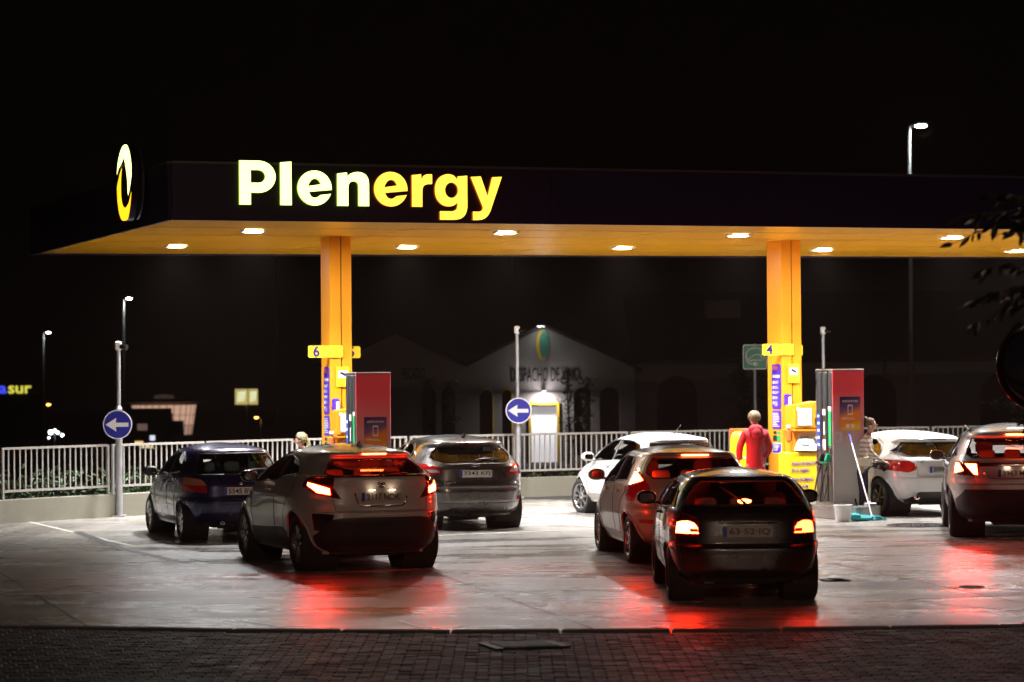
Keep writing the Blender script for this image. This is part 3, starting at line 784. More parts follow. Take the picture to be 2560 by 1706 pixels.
for k in range(NP):
    g = .004; a0 = RL_.lerp(FL, k/NP+g); a1 = RR_.lerp(FR, k/NP+g); b0 = RL_.lerp(FL, (k+1)/NP-g); b1 = RR_.lerp(FR, (k+1)/NP-g)
    for s in range(6):
        e = .0006; q0 = a0.lerp(a1, s/6+e); q1 = a0.lerp(a1, (s+1)/6-e); q3 = b0.lerp(b1, s/6+e); q2 = b0.lerp(b1, (s+1)/6-e)
        b = MB(); b.add([(*q0, 4.79), (*q1, 4.79), (*q2, 4.79), (*q3, 4.79), (*q0, 4.83), (*q1, 4.83), (*q2, 4.83), (*q3, 4.83)], [(0, 3, 2, 1), (4, 5, 6, 7), (0, 1, 5, 4), (1, 2, 6, 5), (2, 3, 7, 6), (3, 0, 4, 7)])
        b.build('soffit_panel', M['orange_soffit'], can)
b = MB(); b.add([(*RL_, 4.85), (*RR_, 4.85), (*FR, 4.85), (*FL, 4.85), (*RL_, 5.45), (*RR_, 5.45), (*FR, 5.45), (*FL, 5.45)], [(0, 3, 2, 1), (4, 5, 6, 7)]); b.build('canopy_deck', M['trim_grey'], can)
def fascia(a, c, nm, m=M['navy_fascia']):
    d = (c-a).normalized(); q = Vector((d.y, -d.x))*.06; n = max(1, round((c-a).length/3.0))
    for i in range(n):
        p0 = a.lerp(c, i/n)+d*.003; p1 = a.lerp(c, (i+1)/n)-d*.003
        b = MB(); b.add([(*(p0+q), 4.76), (*(p1+q), 4.76), (*(p1), 4.76), (*(p0), 4.76), (*(p0+q), 5.60), (*(p1+q), 5.60), (*(p1), 5.60), (*(p0), 5.60)], [(0, 1, 5, 4), (1, 2, 6, 5), (2, 3, 7, 6), (3, 0, 4, 7), (0, 3, 2, 1), (4, 5, 6, 7)])
        b.build(nm, m, can)
    b = MB(); b.add([(*(a+q*1.3), 5.603), (*(c+q*1.3), 5.603), (*c, 5.603), (*a, 5.603), (*(a+q*1.3), 5.64), (*(c+q*1.3), 5.64), (*c, 5.64), (*a, 5.64)], [(0, 1, 5, 4), (1, 2, 6, 5), (2, 3, 7, 6), (3, 0, 4, 7), (0, 3, 2, 1), (4, 5, 6, 7)]); b.build('top_trim', M['trim_grey'], can)
fascia(FL, FR, 'front_fascia'); fascia(RL_, FL, 'side_fascia'); fascia(RR_, RL_, 'rear_fascia'); fascia(FR, RR_, 'side_fascia')
M['led_face'] = emis('led_face', (.93, .97, 1.0), LED)
LIGHTS = [(-4.15, 43.05), (-.1, 44.13), (3.86, 45.49), (7.69, 46.74), (-5.96, 47.65), (-1.9, 48.59), (2.06, 49.54), (5.9, 50.81), (11.5, 47.9), (9.8, 52.0)]
wh = ['front row, left of the left column', 'front row, first right of the left column', 'front row, left of the right column', 'front row, right of the right column', 'back row, leftmost above the navy car', 'back row, just right of the left column',
      'back row, between the two columns', 'back row, just right of the right column', 'front row, hidden beyond the tree', 'back row, beyond the tree']
for i, (x, y) in enumerate(LIGHTS):
    f = root('canopy_light', (x, y, 4.79), R(16.5), 'square white light in the orange canopy ceiling, '+wh[i], 'light', 'recessed canopy lights')
    b = MB()
    for sx, sy, w, h in ((0, -.165, .37, .05), (0, .165, .37, .05), (-.165, 0, .05, .28), (.165, 0, .05, .28)): b.box((sx, sy, -.018), (w, h, .03), bev=.004)
    b.build('light_frame', M['paper'], f)
    b = MB(); b.add([(-.14, -.14, -.025), (.14, -.14, -.025), (.14, .14, -.025), (-.14, .14, -.025)], [(3, 2, 1, 0)]); b.build('diffuser', M['led_face'], f)
    la = bpy.data.lights.new('canopy_lamp', 'AREA'); la.shape = 'SQUARE'; la.size = .26; la.energy = 290; la.color = (.95, .98, 1.0); la.spread = R(118)
    lo = bpy.data.objects.new('lamp', la); col.objects.link(lo); lo.parent = f; lo.location = (0, 0, -.03)

# ---- illuminated word on the fascia
G = {}
def P_loops():
    o = [(0, 0), (0, 355), (150, 355)]+ellip(150, 226, 130, 129, 16, 90, -90)[1:]+[(88, 97), (88, 0)]
    i = [(88, 280), (150, 280)]+ellip(148, 228, 52, 52, 12, 90, -90)[1:]+[(88, 176)]
    return [o, i]
def e_loops():
    out = [(266, 128)]+ellip(133, 141, 133, 142, 40, -5, 340)[1:]
    out += [(262, 96)]+crom([(176, 84), (168, 76), (140, 62), (108, 72), (86, 110)], 5)
    inn = [(82, 156)]+crom([(86, 172), (108, 206), (136, 218), (164, 206), (183, 172)], 5)
    return [out, inn]
G['P'] = (P_loops(), 0); G['l'] = ([[(0, 0), (0, 344), (86, 352), (88, 0)]], 316)
G['e'] = (e_loops(), 450); G['e2'] = (e_loops(), 1050)
G["n"] = ([[(0, 0), (0, 262), (77, 271), (78, 238)]+crom([(78, 238), (108, 263), (160, 277), (212, 264), (242, 228), (250, 180)], 5)+[(250, 0), (167, 0), (167, 140)]+crom([(167, 140), (164, 178), (150, 196), (128, 202), (104, 194), (90, 172), (86, 140)], 4)+[(86, 0)]], 760)
G['r'] = ([[(0, 0), (0, 259), (75, 268), (77, 225)]+crom([(77, 225), (95, 255), (125, 268), (163, 268)], 4)+[(163, 188)]+crom([(163, 188), (125, 186), (96, 172), (84, 140)], 4)+[(83, 0)]], 1351)
G['g'] = ([[(262, 262), (184, 254), (182, 228)]+crom([(182, 228), (150, 262), (100, 272), (45, 250), (12, 205), (0, 140), (14, 70), (52, 24), (100, 6), (150, 14), (182, 40)], 5)+crom([(182, 40), (180, 4), (168, -22), (140, -34)], 4)+[(40, -34), (40, -104)]+crom([(150, -104), (205, -94), (245, -58), (262, 0)], 5),
            ellip(134, 140, 52, 64, 24)], 1535)
G["y"] = ([[(0, 252), (82, 258), (136, 96), (174, 252), (254, 258)]+crom([(158, -30), (134, -70), (100, -95), (60, -104)], 5)+[(16, -104), (16, -34), (60, -34)]+crom([(60, -34), (84, -28), (96, -8), (94, 12)], 4)], 1825)
def emat2(name, c, s, alb):
    return mat(name, alb, .4, emit=c, estr=s)
M['glow_lime'] = emat2('glow_lime', (.78, 1.0, .28), 3.0, (.5, .6, .1)); M['glow_yellow'] = emat2('glow_yellow', (1.0, .62, .06), 1.9, (.6, .4, .05)); M['glow_amber'] = emat2('glow_amber', (1.0, .50, .01), 1.9, (.6, .3, .03))
M['return_lime'] = emat2('return_lime', (.42, .75, .01), .5, (.3, .4, .02)); M['return_amber'] = emat2('return_amber', (.9, .16, .0), .35, (.4, .15, .02))
ang_f = math.atan2(.308, .951); sc_t = (5.10-.989)/2078
off2 = Vector((.308, -.951))
base = FL+Vector((.951, .308))*.989+off2*.13
word = root('illuminated_sign', (*base, 4.997), ang_f, 'large glowing word Plenergy in lime to amber letters on the navy fascia', 'sign')
zsc = (5.654-4.995)/355
for ch in ('P', 'l', 'e', 'n', 'e2', 'r', 'g', 'y'):
    loops, x0 = G[ch]; lm = ch in ('P', 'l', 'e', 'n')
    L2 = [[((x+x0)*sc_t, y*zsc) for x, y in lp] for lp in loops]
    me = shape2d(L2, .035); me.transform(FACE)
    me.materials.append(M['glow_lime' if lm else 'glow_yellow']); me.materials.append(M['return_lime' if lm else 'return_amber'])
    for p in me.polygons: p.material_index = 0 if p.normal.y < -.9 else 1
    o = link('letter', me, None, word); o['label'] = 'glowing letter '+ch[0]

# ---- flame ring logo on the left side fascia
lg = root('logo_sign', (-5.91, 41.27, 5.38), R(-71), 'tall oval flame ring logo glowing yellow above amber at the canopy side', 'sign')
lg.rotation_euler = (0, 0, R(-66))
yel = [(-81, 110)]+crom([(-81, 125), (-72, 200), (-50, 280), (-20, 335), (8, 348), (36, 335), (62, 270), (78, 180), (80, 75)], 6)+crom([(80, 75), (62, -20), (44, -88)], 4)+crom([(38, -60), (32, 60), (12, 180), (-4, 240)], 5)+crom([(-4, 240), (-34, 190), (-60, 160), (-81, 110)], 4)
amb = crom([(-24, 162), (-50, 110), (-81, 10)], 4)+crom([(-81, -20), (-74, -130), (-54, -230), (-28, -282), (0, -292)], 6)+crom([(0, -292), (36, -285), (58, -215), (72, -130), (78, -60)], 6)+crom([(76, -60), (52, -140), (22, -178), (4, -182), (-20, -150), (-34, -70), (-34, 60), (-24, 162)], 6)
WS = .82/162; HS = 1.17/640
for nm, P, m, m2 in (('upper_flame', yel, 'glow_lime', 'navy_fascia'), ('lower_flame', amb, 'glow_amber', 'navy_fascia')):
    me = shape2d([[(x*WS, y*HS) for x, y in P]], .05); me.transform(FACE); me.materials.append(M['glow_yel2' if False else m]); me.materials.append(M[m2])
    for p in me.polygons: p.material_index = 0 if p.normal.y < -.9 else 1
    link(nm, me, None, lg)
b = MB(); b.prism([(x*WS*.96, y*HS*.96-.002) for x, y in ellip(0, 28, 81, 320, 28)], .03, Matrix.Translation((0, .16, 0)) @ FACE); b.build('backing_plate', M['trim_grey'], lg)
b = MB()
for z in (-.35, .45): b.cyl((0, .04, z), (0, .24, z), .03)
b.build('bracket', M['trim_grey'], lg)

# ================================================================ ISLANDS
TH = R(16.5)
M['orange_l'] = M['orange']
def ilp(C, u, v): return (C[0]+u*math.cos(TH)-v*math.sin(TH), C[1]+u*math.sin(TH)+v*math.cos(TH))
def panel(nm, parent, c, w, h, m, yaw=0, r=.012, t=.004, lab=None):
    me = shape2d([rrect(w, h, min(r, w/2.1, h/2.1), 4)], t/2); o = place2d(nm, me, m, parent, c, yaw)
    if lab: o['label'] = lab
    return o
def lines(parent, c, w, h, n, m, yaw=0, fill=.45, seed=1):
    """unreadably small print: rows of thin bars"""
    rnd = random.Random(seed); b = MB(); ca, sa = math.cos(yaw), math.sin(yaw)
    for i in range(n):
        z = h/2-(i+.5)*h/n; L = w*rnd.uniform(.55, 1); x0 = -w/2
        pts = [(x0, z-h/n*fill/2), (x0+L, z-h/n*fill/2), (x0+L, z+h/n*fill/2), (x0, z+h/n*fill/2)]
        b.add([(c[0]+px_*ca, c[1]+px_*sa, c[2]+pz) for px_, pz in pts], [(0, 1, 2, 3)])
    o = b.build('small_print', m, parent); o['kind'] = 'stuff'; return o
NUMS = {1: ('6', '5'), 2: ('4', '3')}
M['sk_green'] = mat('label_green', (.02, .36, .12), .4); M['sk_red'] = mat('label_orange', (.75, .16, .03), .4)
for idx, C in ((1, (-2.99, 45.5)), (2, (4.87, 48.0))):
    side = 'left' if idx == 1 else 'right'
    kr = root('pump_island', (*C, 0), TH, f'raised concrete and steel kerb island under the {side} column and pump', 'island')
    b = MB(); off = .02
    out = [(-.47+off, -3.4), (.47+off, -3.4), (.47+off, 3.2), (-.47+off, 3.2)]
    dx = -.20
    vsb = []
    ol = ellip(0, -3.45, .45, .45, 12, 180, 360)+[(.47, 3.3)]+ellip(0, 3.3, .45, .45, 12, 0, 180)
    ol = [(x+dx*(-y/3.45 if y < 0 else 0), y) for x, y in ol]
    b.prism(ol, .19); b.build('kerb', M['kerb'], kr)
    b = MB(); band = [(x*1.02+.0, y*1.005) for x, y in ol]; n = len(band)
    b.add([(*p, .01) for p in band]+[(*p, .205) for p in band], [[i, (i+1) % n, n+(i+1) % n, n+i] for i in range(n)]); b.build('steel_edge', M['steel'], kr)
    # column
    c = root('canopy_column', (*C, 0), TH, f'tall orange canopy column with purple stickers, the {side} one', 'column')
    b = MB(); b.box((-.085, 0, 2.495), (.19, .68, 4.59), bev=.008); b.box((.115, 0, 2.495), (.17, .66, 4.59), bev=.008); b.build('column_cladding', M['orange'], c)
    b = MB(); b.box((.02, -.0, 2.495), (.03, .62, 4.588)); b.build('column_groove', M['trim_grey'], c)
    fy = -.345
    np_ = place2d('number_plate', shape2d([rrect(.60, .20, .03, 4)], .004), M['yellow'], c, (-.26, fy-.012, 2.85))
    place2d('numeral', textmesh(NUMS[idx][0], .24, .006, .002), M['numeral'], np_, (-.26-.16, fy-.019, 2.845))
    np2 = place2d('number_plate', shape2d([rrect(.60, .20, .03, 4)], .004), M['yellow'], c, (.21, .36, 2.845))
    place2d('numeral', textmesh(NUMS[idx][1], .24, .006, .002), M['numeral'], np2, (.21+.14, .353, 2.84))
    # purple instruction boards on the left face
    lx = -.184
    s1 = panel('instruction_board', c, (lx, -.08, 2.19), .42, .80, M['purple'], -math.pi/2, .06)
    for k in range(4): panel('pictogram', s1, (lx-.004, -.08+.13-k*.087, 2.375), .06, .06, M['paper'], -math.pi/2, .03, .002)
    for k in range(5): panel('pictogram', s1, (lx-.004, -.08+.135, 2.27-k*.092), .055, .055, M['paper'], -math.pi/2, .027, .002); lines(s1, (lx-.005, -.10, 2.27-k*.092), .22, .055, 3, M['paper'], -math.pi/2, .4, k)
    lines(s1, (lx-.005, -.08, 2.53), .32, .08, 3, M['sk_red'], -math.pi/2, .5, 3); lines(s1, (lx-.005, -.10, 1.865), .22, .05, 3, M['paper'], -math.pi/2, .4, 9)
    s2 = panel('instruction_board', c, (lx, -.08, 1.60), .42, .33, M['purple'], -math.pi/2, .04); lines(s2, (lx-.005, -.06, 1.60), .32, .26, 9, M['paper'], -math.pi/2, .45, 5)
    panel('fuel_label', c, (lx, .01, 1.27), .17, .10, M['ink'], -math.pi/2); panel('fuel_label', c, (lx, -.17, 1.27), .17, .10, M['sk_green'], -math.pi/2)
    panel('fuel_label', c, (lx, .01, 1.37), .15, .05, M['ink'], -math.pi/2, .02); panel('fuel_label', c, (lx, -.17, 1.37), .15, .05, M['sk_green'], -math.pi/2, .02)
    s3 = panel('instruction_board', c, (lx, -.08, 1.09), .42, .19, M['paper'], -math.pi/2); panel('print', s3, (lx-.003, -.08, 1.09), .38, .165, M['purple'], -math.pi/2, .01, .002); lines(s3, (lx-.007, -.08, 1.10), .32, .12, 5, M['paper'], -math.pi/2, .45, 6)
    # camera notice on the front
    cn = panel('camera_notice', c, (.035, fy-.016, 2.425), .215, .33, mat('notice_yellow', (.80, .85, .03), .4), 0, .005)
    panel('picture', cn, (.035, fy-.019, 2.465), .165, .13, M['paper'], 0, .004, .002); b = MB(); b.box((.03, fy-.0225, 2.475), (.085, .002, .036), ry=R(25)); b.box((.075, fy-.0225, 2.45), (.02, .002, .03)); b.build('camera_symbol', M['ink'], cn)
    lines(cn, (.035, fy-.020, 2.33), .16, .10, 6, mat('notice_print', (.45, .5, .02), .5), 0, .35, 2)
    bh = MB(); bh.box((-.10, fy-.05, 1.92), (.12, .09, .28), bev=.02); o = bh.build('leaflet_holder', M['purple'], c, 'auto'); panel('leaflet', o, (-.075, fy-.099, 1.90), .055, .22, M['paper'])
    # payment terminal
    t = root('payment_terminal', ilp(C, -.0, -.72)+(0,), TH, f'orange payment terminal with screen and keypad before the {side} column', 'payment terminal')
    X0, Y0 = -.0, -.20
    b = MB(); b.add([(-.20, -.25, 1.47), (.28, -.25, 1.47), (.28, .25, 1.47), (-.20, .25, 1.47), (-.20, -.25, 1.86), (.28, -.25, 1.93), (.28, .25, 1.93), (-.20, .25, 1.86)], [(0, 3, 2, 1), (4, 5, 6, 7), (0, 1, 5, 4), (1, 2, 6, 5), (2, 3, 7, 6), (3, 0, 4, 7)])
    b.box((.04, 0.02, 1.43), (.50, .52, .05), bev=.01); b.box((.04, .06, 1.23), (.46, .36, .36)); b.build('terminal_cabinet', M['orange'], t)
    sc = panel('screen_bezel', t, (-.02, -.256, 1.66), .27, .31, mat('screen_bezel', (.55, .56, .55), .3), 0, .01, .01); panel('screen', sc, (0, -.263, 1.67), .10, .19, emis('screen_glow', (.9, 1, .35), .55), 0, .004, .002)
    panel('card_slot', t, (.20, -.256, 1.58), .04, .12, M['gloss_black'], 0, .005, .01); panel('status_lamp', t, (.21, -.256, 1.82), .045, .09, M['yellow'], 0, .02, .006); panel('sticker', t, (-.15, -.256, 1.80), .06, .06, M['paper'], 0, .02, .004)
    b = MB(); b.add([(-.17, -.30, 1.07), (.30, -.30, 1.07), (.30, -.12, 1.38), (-.08, -.12, 1.38), (-.17, -.12, 1.07), (.30, -.12, 1.07)], [(0, 1, 2, 3), (1, 5, 2), (0, 3, 4), (0, 4, 5, 1)]); kp = b.build('keypad_panel', M['white_paint'], t)
    n3 = Vector((0, -.31, .18)).normalized()
    for k, (dx_, w_, h_) in enumerate(((-.0, .16, .17), (.19, .05, .10))):
        me = shape2d([rrect(w_, h_, .01, 3)], .003); me.transform(Matrix.Translation((dx_, -.215, 1.235)) @ Matrix.Rotation(-R(30), 4, 'X') @ FACE @ Matrix.Translation((0, 0, .004))); link('keypad', me, M['gal_dark'] if k else mat('display_grey', (.16, .18, .17), .3), kp)
    b = MB(); b.box((-.03, -.05, .62), (.64, .44, .84), bev=.02); yb_ = b.build('cash_panel', mat('signal_yellow', (.88, .60, .01), .4), t, 'auto')
    y_ = -.275
    for k, (s_, z_) in enumerate((('PAGOS EN EFECTIVO', .84), ('EN EL CAJERO', .72), ('CASH PAYMENTS', .56), ('AT THE ATM', .44))):
        me = textmesh(s_, .085, .0012, .001, 'LEFT', sx=.62); place2d('lettering', me, M['purple'], yb_, (-.28, y_-.003, z_))
    b = MB(); b.box((-.27, -.12, 1.33), (.11, .11, .24), bev=.04); o = b.build('glove_dispenser', M['sk_red'], t, 'auto'); b = MB(); b.box((-.27, -.12, 1.485), (.08, .08, .07), bev=.02); b.build('paper_roll', M['paper'], o, 'auto')
    # fuel dispenser
    PC = (-2.33, 43.25) if idx == 1 else (5.56, 45.55)
    p = root('fuel_dispenser', (*PC, .19), TH, f'tall brushed steel fuel pump with poster and nozzles, the {side} one', 'fuel pump')
    W_, D_, H_ = .57, .72, 2.30
    b = MB(); b.box((0, -D_/2+.012, H_/2+.02), (W_, .024, H_-.06), bev=.006); b.build('end_panel', reflection_mat(idx), p)
    b = MB(); b.box((0, D_/2-.012, H_/2+.02), (W_, .024, H_-.06), bev=.006); b.box((0, 0, H_/2), (W_-.10, D_-.05, H_-.04)); b.box((0, 0, .03), (W_+.02, D_+.02, .06)); b.build('cabinet', M['steel'], p)
    b = MB(); b.box((0, 0, H_-.015), (W_+.01, D_+.012, .03), bev=.01); b.build('roof_cap', M['steel'], p)
    for sx in (-1, 1):
        for k in range(3):
            b = MB(); b.box((sx*(W_/2-.03), -.26+k*.235, 1.14), (.08, .17, 2.24), bev=.02); rib = b.build('side_rib', M['dark_steel'], p, 'auto')
    sxw = -W_/2-.012
    for k, (vv, m_, zc, hh) in enumerate(((.21, 'eu_blue', 1.25, .62), (-.02, 'paper', 1.57, .10), (-.02, 'paper', 1.02, .18), (-.26, 'sk_green', 1.30, .60), (-.26, 'paper', 1.62, .09))):
        panel('grade_label', p, (sxw-.002, vv, zc), .12, hh, M[m_], -math.pi/2, .005, .004)
    for k in range(5): panel('grade_mark', p, (sxw-.006, .21, 1.02+k*.12), .08, .045, M['paper'], -math.pi/2, .01, .002)
    panel('grade_name', p, (sxw-.002, -.02, 1.30), .05, .22, M['paper'], -math.pi/2, .005, .004)
    # nozzles and hoses
    for k, (vv, m_) in enumerate(((-.26, 'ngreen'), (.0, 'black_plastic'))):
        b = MB(); z0 = .80; b.box((sxw-.04, vv, z0), (.10, .05, .14), bev=.015, ry=R(20)); b.box((sxw-.10, vv, z0-.10), (.14, .035, .03), bev=.01, ry=R(30)); o = b.build('fuel_nozzle', M[m_], p, 'auto')
        b = MB(); b.sweep([(sxw-.02, vv, z0+.08), (sxw-.0, vv, z0+.16), (sxw+.02, vv, z0+.22)], .012, 6); b.build('spout', M['steel'], o, True)
        b = MB(); b.sweep(crom([(sxw-.06, vv, z0-.14), (sxw-.14, vv-.02, .45), (sxw-.20, vv-.03, .12), (sxw-.13, vv, .10), (sxw-.04, vv+.05, .35), (sxw-.02, vv+.06, .5)], 6), .014, 6); b.build('fuel_hose', M['rubber'], p, True)
    # right side nozzle seen past the edge
    b = MB(); b.box((W_/2+.06, -.2, 1.0), (.10, .06, .15), bev=.02, ry=R(-30)); o = b.build('fuel_nozzle', M['ngreen'], p, 'auto')
    b = MB(); b.sweep(crom([(W_/2+.06, -.2, .92), (W_/2+.05, -.24, .5), (W_/2+.06, -.2, .1), (W_/2+.02, -.1, .3)], 6), .016, 6); b.build('fuel_hose', M['rubber'], p, True)
    # poster
    pz = 1.30 if idx == 1 else 1.55
    po = panel('poster', p, (.03 if idx == 1 else .03, -D_/2-.004, pz), .37, .56, poster_mat(pz), 0, .004, .006)
    py_ = -D_/2-.0085
    place2d('lettering', textmesh('¿NECESITAS FACTURA?', .045, .0008, .0006, sx=.62), M['paper'], po, (.03, py_, pz+.205))
    me = shape2d([rrect(.09, .17, .015, 4), [(a, b_-.0) for a, b_ in rrect(.068, .125, .006, 3)]], .001); place2d('phone_symbol', me, M['paper'], po, (.03, py_, pz+.06))
    lines(po, (.03, py_, pz-.085), .30, .04, 2, M['paper'], 0, .4, 3)
    # the two printed code squares stay blank
    for sx in (-.045, .045): panel('blank_square', po, (.03+sx, py_, pz-.21), .065, .065, M['paper'], 0, .003, .0015)
    for sx, ww, hh, zz in ((-.18, .13, .17, pz-.40), (-.02, .06, .09, pz-.37)):
        if idx == 2 and sx > -.1: continue
        nt_ = panel('notice', p, (sx, -D_/2-.004, zz), ww, hh, mat('notice_pale', (.62, .50, .50), .4), 0, .004, .004); lines(nt_, (sx, py_, zz), ww*.75, hh*.7, 5, M['notice_ink'], 0, .25, 4)
    if idx == 2:
        tr = shape2d([[(-.065, -.055), (.065, -.055), (0, .06)]], .002); o = place2d('warning_triangle', tr, M['yellow'], p, (.02, -D_/2-.004, pz-.37)); o2 = shape2d([[(-.03, -.038), (.03, -.038), (.012, 0), (0, .025), (-.012, 0)]], .001); place2d('flame_symbol', o2, M['ink'], o, (.02, py_, pz-.37))

def spec(H, ze, W, WB, ro, fo, belt, rear, wid, track, rw, ra, side, rearwin, doors, yfe, **k):
    S = dict(H=H, ze=ze, W=W, WB=WB, belt=belt, rear=rear, wid=wid, track=track, rw=rw, ra=ra)
    S['front'] = frontprof(WB, fo, belt, ze, yfe, k.pop('hood', .80))
    tint = k.pop('tint', 'glass_tint'); tr = k.pop('tintr', 'glass_clear'); regs = list(k.pop('pre', []))
    rub = k.pop('rubber', ('window_rubber', 'black_plastic', .009))
    regs.append(dict(n='rear_window', ax='y', P=rearwin, m=tr, o=-.004))
    for i, P in enumerate(side): regs.append(dict(n='side_window', ax='x', P=P, m=tint if i else k.get('tintf', 'glass_tint'), o=-.004))
    k.pop('tintf', None)
    xb = k.pop('wsx', W*.40); wsP = [(-xb, belt+.07), (xb, belt+.07), (xb*.83, ze-.03), (-xb*.83, ze-.03)]
    regs.append(dict(n='windscreen', ax='f', P=wsP, m='glass_clear', o=-.004))
    hl = [(W*.28, .58), (W*.46, .60), (W*.47, .74), (W*.40, .76), (W*.30, .68)]
    regs.append(dict(n='headlight', ax='f', P=hl, mir=True, m='lens_clear', o=.002, c=lambda c: c.y > WB+.25))
    regs.append(dict(n='front_grille', ax='f', P=[(-.42, .42), (.42, .42), (.36, .60), (-.36, .60)], m='black_plastic', o=.002))
    regs += list(k.pop('regs', []))
    for P in doors: regs.append(dict(n='door', ax='x', P=P))
    if 'gate' in k: regs.append(dict(n='tailgate', ax='y', P=k['gate']))
    if 'bump' in k:
        zb_ = k['bump']; regs.append(dict(n='rear_bumper', ax='y', P=[(-1.2, .1), (1.2, .1), (1.2, zb_), (-1.2, zb_)], yl=-.42))
    S['regs'] = regs
    seams = [('x', P, True) for P in doors]
    if 'gate' in k: seams.append(('y', k['gate'], True))
    if 'bump' in k: seams.append(('ym', [(0.02, k['bump']), (W*.36, k['bump']), (W*.47, k['bump'])], False))
    for P in k.pop('seams', []): seams.append(P)
    S['lines'] = [(*rub, [('x', P, True) for P in side]), ('rear_window_seal', 'black_plastic', .011, [('y', rearwin, True)]),
                  ('windscreen_seal', 'black_plastic', .011, [('f', wsP, True)]), ('panel_seam', 'ink', .003, seams)]+list(k.pop('lines', []))
    S.update(k); return S

P_ = {}
P_['navy'] = paint('paint_navy', (.016, .02, .10), .35, .3)
P_['pearl'] = paint('paint_pearl_grey', (.60, .56, .52), .1, .38)
P_['graphite'] = paint('paint_graphite', (.14, .13, .125), .7, .3)
P_['white'] = paint('paint_white', (.74, .74, .72), 0, .4)
P_['white2'] = paint('paint_cool_white', (.70, .71, .71), 0, .4)
P_['gold'] = paint('paint_champagne', (.54, .45, .33), .35, .34)
P_['black'] = paint('paint_black', (.006, .006, .007), .0, .3)
P_['white3'] = paint('paint_silver_white', (.62, .61, .60), .1, .4)

# ---- black three-door hatchback (nearest)
lampK = [(.50, .735), (1.0, .735), (1.0, .80), (.72, .835), (.66, .858), (.60, .862), (.54, .84), (.505, .79)]
S = spec(1.375, 1.30, 1.62, 2.40, .70, .72, .98,
    [(.22, -.48), (.26, -.62), (.34, -.69), (.52, -.715), (.60, -.71), (.615, -.66), (.70, -.655), (.86, -.64), (.96, -.60), (1.01, -.55), (1.27, -.27), (1.30, -.22)],
    [(.22, .70), (.34, .78), (.56, .815), (.80, .815), (.95, .785), (1.0, .765), (1.15, .69), (1.26, .60), (1.30, .545)],
    1.41, .285, .33,
    [[(.95, .95), (1.72, .93), (1.42, 1.22), (.95, 1.25)], [(-.20, 1.0), (.90, .96), (.90, 1.24), (.35, 1.235), (-.02, 1.15)]],
    [(-.63, 1.02), (.63, 1.02), (.60, 1.09), (.52, 1.20), (.44, 1.265), (-.44, 1.265), (-.52, 1.20), (-.60, 1.09)],
    [[(.87, .36), (1.85, .36), (1.90, .93), (1.38, 1.27), (.92, 1.275)]], 1.40,
    regs=[dict(n='tail_lamp', ax='y', P=lampK, mir=True, m={-1: 'brake_on', 1: 'brake_on_soft'}, o=.006, yl=-.42)],
    gate=[(-.49, .64), (.49, .64), (.50, .88), (.70, .97), (.66, 1.08), (.47, 1.285), (-.47, 1.285), (-.66, 1.08), (-.70, .97), (-.50, .88)],
    bump=.61, tintr='glass_clear', nr=[(.2, 5), (.6, 5.5), (.9, 4.8), (1.0, 4.6), (1.3, 4.2)],
    plate=dict(z=.75, t='63·52·IQ', m='plate_lit', x=.01), handles=[1.02],
    wiper=[(.0, 1.035), (-.05, 1.08), (-.15, 1.15), (-.24, 1.21)], mir=(1.0, 1.60), rim=('alloy_dark', 5, .66), tw=.175, hr=.03,
    seams=[('ym', [(.49, .64), (.49, .735)], False)],
    extra=[('oval', 'high_brake_lamp', 'brake_core', (0.0, -.43, 1.058), (.072, .02, .024)),
           ('rearpatch', 'reverse_lens', 'brake_dim', [(.50, .75), (.585, .75), (.59, .785), (.51, .785)], .012),
           ('rearpatch', 'plate_recess', 'gloss_black', [(-.30, .835), (.31, .835), (.31, .85), (-.30, .85)], .02)],
    clad=False)
make_car('car', S, (2.42, 28.55), 0.5, 'black three-door hatchback with glowing brake lights, nearest the pavement', P_['black'])

